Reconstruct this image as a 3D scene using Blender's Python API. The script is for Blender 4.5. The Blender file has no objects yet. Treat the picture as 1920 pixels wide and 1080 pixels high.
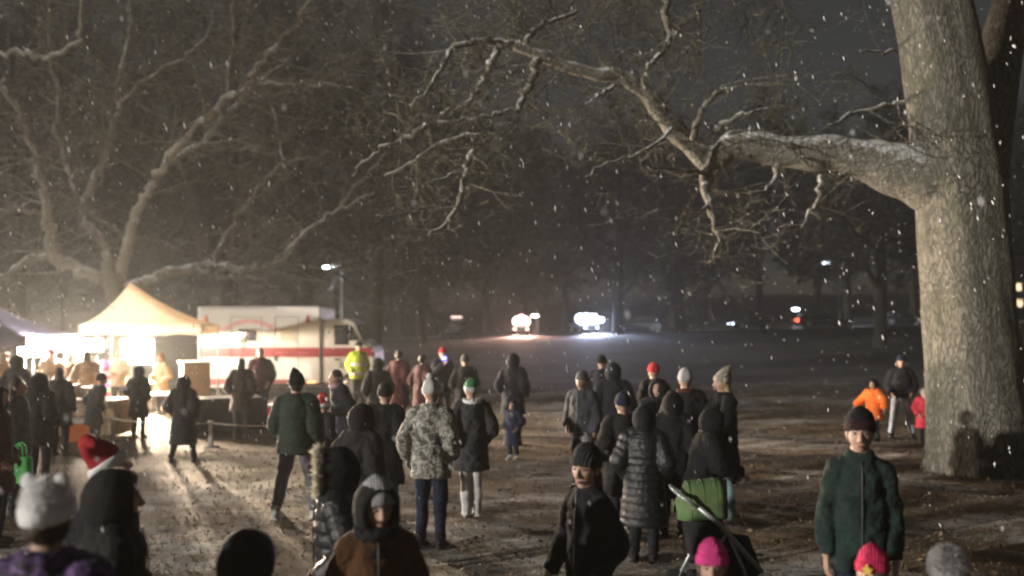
import bpy, math, random
import numpy as np
from mathutils import Vector, Matrix, Euler

R = math.radians
C = bpy.context.scene.collection
SC = bpy.context.scene

# ------------------------------------------------------------------ camera
F = 1700.0        # focal length in photo pixels (1920 wide)
CZ = 2.3          # eye height
HOR = 605.0       # horizon row
cam_d = bpy.data.cameras.new('camera')
cam = bpy.data.objects.new('camera', cam_d)
C.objects.link(cam)
cam.location = (0, 0, CZ)
cam.rotation_euler = (R(90), 0, 0)
cam_d.sensor_width = 36
cam_d.lens = F / 1920 * 36
cam_d.shift_y = (HOR - 540) / 1920
cam_d.dof.use_dof = True
cam_d.dof.focus_distance = 7.5
cam_d.dof.aperture_fstop = 0.95
cam_d.clip_start = 0.05
cam_d.clip_end = 2000
SC.camera = cam

# ------------------------------------------------------------------ world, sun, exposure
SUN_AZ = (-0.89, -0.455)   # where the light comes from
SUN_EL = 8.2
world = bpy.data.worlds.new('World')
SC.world = world
world.use_nodes = True
nt = world.node_tree
bg = nt.nodes['Background']
sky = nt.nodes.new('ShaderNodeTexSky')
sky.sky_type = 'NISHITA'
sky.sun_disc = False
sky.sun_elevation = R(SUN_EL)
sky.sun_rotation = math.atan2(SUN_AZ[0], SUN_AZ[1])
skm = nt.nodes.new('ShaderNodeMix'); skm.data_type = 'RGBA'; skm.blend_type = 'MIX'
skm.inputs[0].default_value = 0.996
nt.links.new(sky.outputs[0], skm.inputs[6])
skm.inputs[7].default_value = (0.0215, 0.0190, 0.0178, 1)     # clouds lit by town light
nt.links.new(skm.outputs[2], bg.inputs[0])
bg.inputs[1].default_value = 1.0

sun_d = bpy.data.lights.new('sun', 'SUN')
sun_d.energy = 3.3
sun_d.angle = R(0.8)
sun_d.color = (1.0, 0.955, 0.865)
sun = bpy.data.objects.new('sun', sun_d)
C.objects.link(sun)
sv = Vector((SUN_AZ[0], SUN_AZ[1], math.tan(R(SUN_EL)) * math.hypot(*SUN_AZ)))
sun.rotation_euler = sv.to_track_quat('Z', 'Y').to_euler()

SC.view_settings.view_transform = 'Standard'
SC.view_settings.look = 'None'
SC.view_settings.exposure = 0.0
SC.view_settings.gamma = 1.0
SC.render.engine = 'CYCLES'
SC.cycles.max_bounces = 6
SC.cycles.diffuse_bounces = 3
SC.cycles.volume_bounces = 1
SC.cycles.transparent_max_bounces = 12
SC.cycles.sample_clamp_indirect = 4
SC.cycles.caustics_reflective = False
SC.cycles.caustics_refractive = False
SC.cycles.use_denoising = True
SC.cycles.filter_width = 2.2

# ------------------------------------------------------------------ helpers
def W(px, py, Y):
    return Vector(((px - 960) / F * Y, Y, CZ + (HOR - py) / F * Y))

def X(px, Y):
    return (px - 960) / F * Y

def smooth01(t):
    t = np.clip(t, 0, 1)
    return t * t * (3 - 2 * t)

_rs = np.random.RandomState(7)
_lat = _rs.rand(256, 256)

def vnoise(x, y):
    xi = np.floor(x).astype(int); yi = np.floor(y).astype(int)
    fx = x - xi; fy = y - yi
    fx = fx * fx * (3 - 2 * fx); fy = fy * fy * (3 - 2 * fy)
    a = _lat[xi % 256, yi % 256]; b = _lat[(xi + 1) % 256, yi % 256]
    c = _lat[xi % 256, (yi + 1) % 256]; d = _lat[(xi + 1) % 256, (yi + 1) % 256]
    return (a * (1 - fx) + b * fx) * (1 - fy) + (c * (1 - fx) + d * fx) * fy - 0.5

def ground_h(x, y):
    x = np.asarray(x, float); y = np.asarray(y, float)
    Hm = np.clip(0.8 + 1.24 * (x + 8.3) / 46.0, 0.35, 2.5)
    h = smooth01((y - 30) / 54.0) * Hm
    h = h + smooth01((y - 108) / 120.0) * 7.0
    near = np.clip((40 - y) / 12.0, 0, 1)
    h = h + near * (0.09 * vnoise(x * 0.35, y * 0.35) + 0.04 * vnoise(x * 1.3 + 9, y * 1.6 + 4) + 0.018 * vnoise(x * 4.1, y * 4.7))
    return h

def gz(x, y):
    return float(ground_h(np.array([x]), np.array([y]))[0])

class MB:
    def __init__(s):
        s.v = []; s.f = []; s.m = []; s.cur = 0
    def add(s, vs, fs):
        o = len(s.v)
        s.v.extend([tuple(v) for v in vs])
        for f in fs:
            s.f.append([i + o for i in f]); s.m.append(s.cur)
    def box(s, c, d, M=None):
        cx, cy, cz = c; dx, dy, dz = d[0] / 2, d[1] / 2, d[2] / 2
        vs = [Vector((cx + a * dx, cy + b * dy, cz + e * dz)) for a in (-1, 1) for b in (-1, 1) for e in (-1, 1)]
        if M: vs = [M @ v for v in vs]
        s.add(vs, [(0, 1, 3, 2), (4, 6, 7, 5), (0, 4, 5, 1), (2, 3, 7, 6), (0, 2, 6, 4), (1, 5, 7, 3)])
    def rings(s, rings, cap=True, closed=False):
        n = len(rings[0]); o = len(s.v)
        for r in rings: s.v.extend([tuple(p) for p in r])
        k = len(rings)
        for i in range(k - 1 if not closed else k):
            a = o + i * n; b = o + ((i + 1) % k) * n
            for j in range(n):
                s.f.append([a + j, a + (j + 1) % n, b + (j + 1) % n, b + j]); s.m.append(s.cur)
        if cap and not closed:
            s.f.append([o + j for j in range(n)][::-1]); s.m.append(s.cur)
            s.f.append([o + (k - 1) * n + j for j in range(n)]); s.m.append(s.cur)
    def tube(s, pts, rad, n=8, cap=True):
        pts = [Vector(p) for p in pts]
        if not hasattr(rad, '__len__'): rad = [rad] * len(pts)
        t = (pts[1] - pts[0]).normalized()
        u = t.orthogonal().normalized()
        rings = []
        for i, p in enumerate(pts):
            a = pts[max(i - 1, 0)]; b = pts[min(i + 1, len(pts) - 1)]
            t = b - a
            if t.length < 1e-9: t = Vector((0, 0, 1))
            t.normalize()
            u = u - t * u.dot(t)
            if u.length < 1e-6: u = t.orthogonal()
            u.normalize(); w = t.cross(u)
            r = rad[i]
            rings.append([p + (u * math.cos(2 * math.pi * j / n) + w * math.sin(2 * math.pi * j / n)) * r for j in range(n)])
        s.rings(rings, cap)
    def loft(s, secs, n=24, M=None):
        """secs: (z, rx, ry, cy[, cx])"""
        rings = []
        for q in secs:
            z, rx, ry = q[:3]; cy = q[3] if len(q) > 3 else 0; cx = q[4] if len(q) > 4 else 0
            ring = [Vector((cx + rx * math.cos(2 * math.pi * j / n), cy + ry * math.sin(2 * math.pi * j / n), z)) for j in range(n)]
            if M: ring = [M @ v for v in ring]
            rings.append(ring)
        s.rings(rings)
    def ell(s, c, r, n=14, k=9, M=None, fn=None):
        c = Vector(c); rings = []
        for i in range(k + 1):
            th = math.pi * (i + 0.02) / (k + 0.04)
            ring = []
            for j in range(n):
                ph = 2 * math.pi * j / n
                d = Vector((math.sin(th) * math.cos(ph), math.sin(th) * math.sin(ph), -math.cos(th)))
                p = Vector((d.x * r[0], d.y * r[1], d.z * r[2])) + c
                if fn: p = fn(p, d)
                if M: p = M @ p
                ring.append(p)
            rings.append(ring)
        s.rings(rings)
    def build(s, name, mat, parent=None, smooth=True, loc=None):
        me = bpy.data.meshes.new(name)
        me.from_pydata(s.v, [], s.f)
        if not isinstance(mat, (list, tuple)): mat = [mat]
        for m in mat: me.materials.append(m)
        if len(mat) > 1: me.polygons.foreach_set('material_index', s.m)
        if smooth: me.polygons.foreach_set('use_smooth', [True] * len(s.f))
        me.update()
        o = bpy.data.objects.new(name, me)
        C.objects.link(o)
        if parent is not None: o.parent = parent
        if loc is not None: o.location = loc
        return o

def empty(name, loc=(0, 0, 0), rz=0.0):
    o = bpy.data.objects.new(name, None); C.objects.link(o)
    o.location = loc; o.rotation_euler = (0, 0, rz)
    o.empty_display_size = 0.2
    return o

def tag(o, label=None, cat=None, group=None, kind=None):
    if label: o['label'] = label
    if cat: o['category'] = cat
    if group: o['group'] = group
    if kind: o['kind'] = kind
    return o

def copy_tree(o, parent=None):
    c = o.copy(); C.objects.link(c)
    if parent is not None: c.parent = parent
    for ch in list(o.children): copy_tree(ch, c)
    return c

def bevel(o, w=0.02, seg=2):
    m = o.modifiers.new('bevel', 'BEVEL'); m.width = w; m.segments = seg; m.limit_method = 'ANGLE'
    return o

def catmull(pts, vals, k=4):
    P = [Vector(p) for p in pts]; out = []; vo = []
    n = len(P)
    for i in range(n - 1):
        p0 = P[max(i - 1, 0)]; p1 = P[i]; p2 = P[i + 1]; p3 = P[min(i + 2, n - 1)]
        for q in range(k):
            t = q / k
            out.append(0.5 * ((2 * p1) + (p2 - p0) * t + (2 * p0 - 5 * p1 + 4 * p2 - p3) * t * t + (3 * p1 - p0 - 3 * p2 + p3) * t ** 3))
            vo.append(vals[i] * (1 - t) + vals[i + 1] * t)
    out.append(P[-1]); vo.append(vals[-1])
    return out, vo

# ------------------------------------------------------------------ materials
_mc = {}

def nmat(name):
    m = bpy.data.materials.new(name); m.use_nodes = True
    t = m.node_tree; b = t.nodes['Principled BSDF']
    return m, t, b

def node(t, kind, **kw):
    n = t.nodes.new(kind)
    for k, v in kw.items(): setattr(n, k, v)
    return n

def ramp(t, src, stops, interp='LINEAR'):
    r = node(t, 'ShaderNodeValToRGB'); r.color_ramp.interpolation = interp
    e = r.color_ramp.elements
    while len(e) < len(stops): e.new(0.5)
    for i, (p, c) in enumerate(stops):
        e[i].position = p
        e[i].color = (c, c, c, 1) if not hasattr(c, '__len__') else (*c, 1)
    t.links.new(src, r.inputs[0])
    return r.outputs[0]

def noise_out(t, scale, detail=4, rough=0.55, co=None, dist=0.0):
    n = node(t, 'ShaderNodeTexNoise')
    n.inputs['Scale'].default_value = scale; n.inputs['Detail'].default_value = detail
    n.inputs['Roughness'].default_value = rough; n.inputs['Distortion'].default_value = dist
    if co is not None: t.links.new(co, n.inputs['Vector'])
    return n.outputs[0]

def mixc(t, fac, a, b):
    m = node(t, 'ShaderNodeMix', data_type='RGBA')
    if hasattr(fac, 'is_linked'): t.links.new(fac, m.inputs[0])
    else: m.inputs[0].default_value = fac
    for k, v in ((6, a), (7, b)):
        if hasattr(v, 'is_linked'): t.links.new(v, m.inputs[k])
        else: m.inputs[k].default_value = (*v, 1)
    return m.outputs[2]

def math_n(t, op, a, b=None):
    m = node(t, 'ShaderNodeMath', operation=op)
    for k, v in ((0, a), (1, b)):
        if v is None: continue
        if hasattr(v, 'is_linked'): t.links.new(v, m.inputs[k])
        else: m.inputs[k].default_value = v
    return m.outputs[0]

def coords(t, which='Object', scale=None):
    c = node(t, 'ShaderNodeTexCoord').outputs[which]
    if scale:
        mp = node(t, 'ShaderNodeMapping'); mp.inputs['Scale'].default_value = scale
        t.links.new(c, mp.inputs[0]); c = mp.outputs[0]
    return c

def bump(t, b, h, strength=0.3, dist=0.01):
    n = node(t, 'ShaderNodeBump'); n.inputs['Strength'].default_value = strength; n.inputs['Distance'].default_value = dist
    t.links.new(h, n.inputs['Height']); t.links.new(n.outputs[0], b.inputs['Normal'])

def upface(t, lo, hi, co, nscale=9.0):
    g = node(t, 'ShaderNodeNewGeometry'); sx = node(t, 'ShaderNodeSeparateXYZ')
    t.links.new(g.outputs['Normal'], sx.inputs[0])
    nz = noise_out(t, nscale, 5, 0.65, co)
    s = math_n(t, 'ADD', sx.outputs[2], math_n(t, 'MULTIPLY', math_n(t, 'SUBTRACT', nz, 0.5), 1.6))
    return ramp(t, s, [(lo, 0.0), (hi, 1.0)])

def simple(name, col, rough=0.6, metal=0.0, var=0.25, nscale=5.0, bstr=0.0, spec=0.5, snow=None):
    key = (name, col, rough, metal, var, snow)
    if key in _mc: return _mc[key]
    m, t, b = nmat(name)
    co = coords(t)
    n = noise_out(t, nscale, 5, 0.6, co)
    lo = tuple(c * (1 - var) for c in col); hi = tuple(min(1, c * (1 + var)) for c in col)
    c = mixc(t, ramp(t, n, [(0.3, 0.0), (0.7, 1.0)]), lo, hi)
    if snow: c = mixc(t, upface(t, snow[0], snow[1], co, 22.0), c, (0.72, 0.73, 0.75))
    t.links.new(c, b.inputs['Base Color'])
    b.inputs['Roughness'].default_value = rough; b.inputs['Metallic'].default_value = metal
    b.inputs['Specular IOR Level'].default_value = spec
    if bstr: bump(t, b, noise_out(t, nscale * 18, 3, 0.6, co), bstr, 0.01)
    _mc[key] = m
    return m

def fabric(name, col, rough=0.85, snow=True, var=0.3, shine=0.2):
    key = ('fab', name, col, rough, snow)
    if key in _mc: return _mc[key]
    m, t, b = nmat(name)
    co = coords(t)
    n = noise_out(t, 7, 5, 0.6, co)
    lo = tuple(c * (1 - var) for c in col); hi = tuple(min(1, c * (1 + var)) for c in col)
    c = mixc(t, ramp(t, n, [(0.3, 0.0), (0.7, 1.0)]), lo, hi)
    if snow: c = mixc(t, upface(t, 1.16, 1.34, co, 75.0), c, (0.7, 0.71, 0.74))
    t.links.new(c, b.inputs['Base Color'])
    b.inputs['Roughness'].default_value = rough
    b.inputs['Specular IOR Level'].default_value = shine
    h = math_n(t, 'ADD', noise_out(t, 14, 4, 0.6, co, 0.6), math_n(t, 'MULTIPLY', noise_out(t, 160, 2, 0.5, co), 0.15))
    if 'knit' in name:
        wv = node(t, 'ShaderNodeTexWave'); wv.inputs['Scale'].default_value = 22; wv.inputs['Distortion'].default_value = .6
        t.links.new(co, wv.inputs['Vector']); h = math_n(t, 'ADD', math_n(t, 'MULTIPLY', h, .4), wv.outputs[1])
    bump(t, b, h, 0.6, 0.03)
    _mc[key] = m
    return m

def camo(name, cols, scale=9.0, rough=0.8):
    m, t, b = nmat(name)
    co = coords(t)
    n = noise_out(t, scale, 3, 0.55, co, 0.5)
    k = len(cols)
    c = ramp(t, n, [(0.36 + 0.26 * i / max(1, k - 1) if i else 0.0, cols[i]) for i in range(k)], 'CONSTANT')
    t.links.new(c, b.inputs['Base Color']); b.inputs['Roughness'].default_value = rough
    b.inputs['Specular IOR Level'].default_value = 0.2
    bump(t, b, noise_out(t, 14, 4, 0.6, co, 0.6), 0.5, 0.03)
    return m

def emit(name, col, strength):
    key = ('em', name, col, strength)
    if key in _mc: return _mc[key]
    m, t, b = nmat(name)
    b.inputs['Base Color'].default_value = (0.8, 0.8, 0.8, 1)
    b.inputs['Emission Color'].default_value = (*col, 1)
    b.inputs['Emission Strength'].default_value = strength
    _mc[key] = m
    return m

def glass_dark(name='dark_glass', col=(0.02, 0.022, 0.025)):
    return simple(name, col, 0.08, 0.0, 0.1, 2.0, 0, 0.8)

def bark(name, dark, light, zs=0.35, scale=7.0, snow=(0.75, 1.0), moss=0.25, bs=0.8):
    m, t, b = nmat(name)
    co = coords(t); cs = coords(t, 'Object', (1, 1, zs))
    v = node(t, 'ShaderNodeTexVoronoi'); v.feature = 'DISTANCE_TO_EDGE'; v.inputs['Scale'].default_value = scale
    dn = node(t, 'ShaderNodeTexNoise'); dn.inputs['Scale'].default_value = 3.0; dn.inputs['Detail'].default_value = 5
    t.links.new(cs, dn.inputs['Vector'])
    va = node(t, 'ShaderNodeVectorMath', operation='ADD'); t.links.new(cs, va.inputs[0]); t.links.new(dn.outputs[1], va.inputs[1])
    t.links.new(va.outputs[0], v.inputs['Vector'])
    ridge = ramp(t, v.outputs[0], [(0.0, 0.0), (0.22, 1.0)])
    big = noise_out(t, 1.3, 6, 0.65, co)
    fine = noise_out(t, 22, 6, 0.7, cs)
    c = mixc(t, ridge, dark, light)
    c = mixc(t, ramp(t, fine, [(0.4, 0.0), (0.75, 0.5)]), c, tuple(x * 0.6 for x in dark))
    c = mixc(t, ramp(t, big, [(0.5, 0.0), (0.72, moss)]), c, (0.075, 0.085, 0.035))
    c = mixc(t, upface(t, snow[0], snow[1], co, 6.0), c, (0.70, 0.70, 0.70))
    t.links.new(c, b.inputs['Base Color']); b.inputs['Roughness'].default_value = 0.9
    b.inputs['Specular IOR Level'].default_value = 0.2
    h = math_n(t, 'ADD', ridge, math_n(t, 'MULTIPLY', fine, 0.8))
    bump(t, b, h, bs, 0.05)
    return m

# ------------------------------------------------------------------ ground, road
def ground_material():
    m, t, b = nmat('ground_mat')
    co = coords(t); cs = coords(t, 'Object', (0.55, 1.0, 1.0))
    n1 = noise_out(t, 0.33, 7, 0.62, cs, 0.4)
    n2 = noise_out(t, 2.6, 6, 0.7, cs)
    n3 = noise_out(t, 26, 5, 0.75, co)
    n4 = noise_out(t, 0.9, 5, 0.6, co)
    base = mixc(t, ramp(t, n4, [(0.38, 0.0), (0.62, 1.0)]), (0.115, 0.080, 0.050), (0.185, 0.132, 0.084))
    base = mixc(t, ramp(t, n2, [(0.5, 0.0), (0.7, 0.7)]), base, (0.055, 0.06, 0.026))
    base = mixc(t, ramp(t, n3, [(0.52, 0.0), (0.75, 0.8)]), base, (0.25, 0.195, 0.135))
    base = mixc(t, ramp(t, n3, [(0.22, 0.7), (0.38, 0.0)]), base, (0.022, 0.016, 0.01))
    s = math_n(t, 'ADD', math_n(t, 'MULTIPLY', n1, 1.1), math_n(t, 'ADD', math_n(t, 'MULTIPLY', n2, 0.62), math_n(t, 'MULTIPLY', n3, 0.26)))
    snow = ramp(t, s, [(1.03 / 2, 0.0), (1.22 / 2, 1.0)])
    m_half = math_n(t, 'MULTIPLY', s, 0.5)
    snow = ramp(t, m_half, [(0.480, 0.0), (0.575, 0.9)])
    vd = node(t, 'ShaderNodeVectorMath', operation='DISTANCE'); t.links.new(co, vd.inputs[0]); vd.inputs[1].default_value = (-7.5, 19.5, 0)
    tread = ramp(t, math_n(t, 'DIVIDE', vd.outputs['Value'], 20.0), [(.30, .12), (.58, 1.0)])     # trampled bare around the stalls
    c = mixc(t, math_n(t, 'MULTIPLY', snow, tread), base, (0.66, 0.65, 0.63))
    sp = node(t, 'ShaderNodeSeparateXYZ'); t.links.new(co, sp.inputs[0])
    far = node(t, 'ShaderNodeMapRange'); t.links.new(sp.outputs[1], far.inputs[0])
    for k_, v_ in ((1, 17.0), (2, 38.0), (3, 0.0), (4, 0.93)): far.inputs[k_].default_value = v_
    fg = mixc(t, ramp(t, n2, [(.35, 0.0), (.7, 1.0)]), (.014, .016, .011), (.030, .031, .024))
    c = mixc(t, far.outputs[0], c, fg)  # lawn colour darkened with distance, imitating the light falling off
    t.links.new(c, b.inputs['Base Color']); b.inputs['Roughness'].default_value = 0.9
    b.inputs['Specular IOR Level'].default_value = 0.25
    h = math_n(t, 'ADD', math_n(t, 'MULTIPLY', n2, 0.7), n3)
    bump(t, b, h, 0.4, 0.04)
    return m

GM = ground_material()
xs = np.unique(np.concatenate([np.linspace(-400, -60, 12), np.linspace(-60, -16, 30), np.linspace(-16, 16, 230), np.linspace(16, 70, 36), np.linspace(70, 400, 12)]))
ys = np.unique(np.concatenate([np.linspace(-30, 2, 12), np.linspace(2, 32, 240), np.linspace(32, 120, 70), np.linspace(120, 600, 24)]))
gx, gy = np.meshgrid(xs, ys)
gh = ground_h(gx, gy)
nv = np.stack([gx, gy, gh], -1).reshape(-1, 3)
nx, ny = len(xs), len(ys)
ii = (np.arange(ny - 1)[:, None] * nx + np.arange(nx - 1)[None, :]).reshape(-1)
fc = np.stack([ii, ii + 1, ii + 1 + nx, ii + nx], -1)
me = bpy.data.meshes.new('ground')
me.from_pydata(nv.tolist(), [], fc.tolist())
me.polygons.foreach_set('use_smooth', [True] * len(fc))
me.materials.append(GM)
ground = bpy.data.objects.new('ground', me); C.objects.link(ground)
tag(ground, kind='structure', label='brown leaf covered park lawn dusted with patchy snow', cat='ground')

def road_strip(name, y0, y1, dz, mat):
    mb = MB()
    xr = np.linspace(-90, 110, 60)
    rows = []
    for y in np.linspace(y0, y1, 5):
        rows.append([(x, y, gz(x, y) + dz) for x in xr])
    o = []
    for r in rows: o += r
    n = len(xr); fs = []
    for i in range(4):
        for j in range(n - 1):
            fs.append((i * n + j, i * n + j + 1, (i + 1) * n + j + 1, (i + 1) * n + j))
    mb.add(o, fs)
    return mb.build(name, mat)
RM = simple('wet_asphalt', (0.06, 0.062, 0.066), 0.35, 0, 0.35, 0.8, 0.2)
VM = simple('snowy_verge', (0.22, 0.22, 0.225), 0.9, 0, 0.35, 1.2, 0.3)
tag(road_strip('road', 84.5, 97, 0.03, RM), kind='structure', label='wet road running across the far side of the park', cat='road')
tag(road_strip('verge', 82.6, 84.4, 0.05, VM), kind='structure', label='snow covered verge along the near edge of the road', cat='verge')

# ------------------------------------------------------------------ trees
def rotv(d, ang, az):
    o = d.orthogonal().normalized(); o.rotate(Matrix.Rotation(az, 3, d))
    v = d.copy(); v.rotate(Matrix.Rotation(ang, 3, o))
    return v.normalized()

def grow(rng, out, p, d, r, L, lvl, maxlvl, kids=(7, 6, 5, 4), up=0.06, wig=0.22, rmin=0.008, rat=0.55):
    n = 6 if lvl <= 1 else (4 if lvl == 2 else 3)
    pts = [p.copy()]; rr = [r]; q = p.copy(); dd = d.copy()
    for i in range(n):
        dd = (dd + Vector((rng.gauss(0, wig), rng.gauss(0, wig), rng.gauss(0, wig * 0.8) + up))).normalized()
        q = q + dd * (L / n)
        pts.append(q.copy()); rr.append(max(rmin, r * (1 - 0.75 * (i + 1) / n)))
    out.append((pts, rr, lvl))
    if lvl >= maxlvl: return
    k = kids[min(lvl, len(kids) - 1)]
    for c in range(k):
        t = 0.22 + 0.78 * (c + rng.random()) / k
        i = min(int(t * n), n - 1); f = t * n - i
        b = pts[i].lerp(pts[i + 1], min(1, f))
        ax = (pts[i + 1] - pts[i]).normalized()
        cd = rotv(ax, R(rng.uniform(28, 68)), rng.uniform(0, 2 * math.pi))
        grow(rng, out, b, cd, max(rmin, min(rr[i] * 0.62, r * 0.55)), L * rng.uniform(0.38, 0.62), lvl + 1, maxlvl, kids, up, wig, rmin, rat)

def emit_branches(mb, brs, big=0.05):
    for pts, rr, lvl in brs:
        n = 7 if rr[0] > 0.09 else (5 if rr[0] > 0.03 else 3)
        mb.tube(pts, rr, n, cap=False)

BARK_R = bark('pale_bark', (0.095, 0.089, 0.073), (0.235, 0.222, 0.184), 0.28, 11.0, (0.95, 1.2), 0.45, 0.5)
BARK_BR = bark('snowy_limb_bark', (0.125, 0.116, 0.095), (0.28, 0.262, 0.215), 0.6, 11.0, (0.28, 0.72), 0.2, 0.4)
BARK_L = bark('grey_bark', (0.135, 0.128, 0.108), (0.27, 0.255, 0.215), 0.6, 8.0, (0.36, 0.74), 0.25, 0.5)
TWIG = bark('twig_bark', (0.105, 0.10, 0.072), (0.18, 0.17, 0.122), 1.0, 9.0, (0.68, 1.1), 0.5)
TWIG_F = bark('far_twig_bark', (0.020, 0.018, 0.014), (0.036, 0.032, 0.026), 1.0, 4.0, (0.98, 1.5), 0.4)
LEAF_D = simple('dark_leaf', (0.022, 0.024, 0.014), 0.9, 0, 0.5, 0.7)

def limb_from_trace(tr, rpx, Ys, k=4):
    pts = [W(x, y, Yv) for (x, y), Yv in zip(tr, Ys)]
    rad = [r / F * Yv for r, Yv in zip(rpx, Ys)]
    return catmull(pts, rad, k)

def lin(a, b, n): return [a + (b - a) * i / (n - 1) for i in range(n)]

def spawn(rng, out, pts, rad, step, Lr, lvl, maxlvl, kids, skip=0.0, rmin=0.008, up=0.05, rf=0.45, rcap=0.05):
    acc = 0
    tot = sum((pts[i + 1] - pts[i]).length for i in range(len(pts) - 1))
    run = 0
    for i in range(len(pts) - 1):
        seg = (pts[i + 1] - pts[i]).length; run += seg; acc += seg
        while acc > step:
            acc -= step
            if run / tot < skip: continue
            ax = (pts[i + 1] - pts[i]).normalized()
            d = rotv(ax, R(rng.uniform(30, 75)), rng.uniform(0, 2 * math.pi))
            d.z += 0.12; d.normalize()
            L = rng.uniform(*Lr)
            grow(rng, out, pts[i].lerp(pts[i + 1], rng.random()), d, min(rcap, max(rmin * 1.3, rad[i] * rf)), L, lvl, maxlvl, kids, up, 0.2, rmin)

def big_trunk(mb, pts, rad, n=56, flare=True, seed=3):
    P, Rr = catmull(pts, rad, 10)
    rng = np.random.RandomState(seed)
    ph = rng.rand(6) * 6.28
    rings = []
    z0 = P[0].z
    for i, p in enumerate(P):
        ring = []
        hgt = p.z - z0
        for j in range(n):
            a = 2 * math.pi * j / n
            fl = math.exp(-hgt / 0.55)
            r = Rr[i] * (1 + 0.035 * math.sin(2 * a + ph[0] + hgt * 0.5) + 0.03 * math.sin(5 * a + ph[1] + hgt * 0.3) + 0.014 * math.sin(13 * a + ph[2] + hgt * 1.7) + 0.012 * math.sin(hgt * 5 + a * 3))
            if flare: r *= 1 + fl * (0.17 + 0.13 * math.sin(6 * a + ph[3]) + 0.1 * math.sin(11 * a + ph[4]))
            ring.append(p + Vector((math.cos(a) * r, math.sin(a) * r, 0)))
        rings.append(ring)
    mb.rings(rings)

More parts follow.
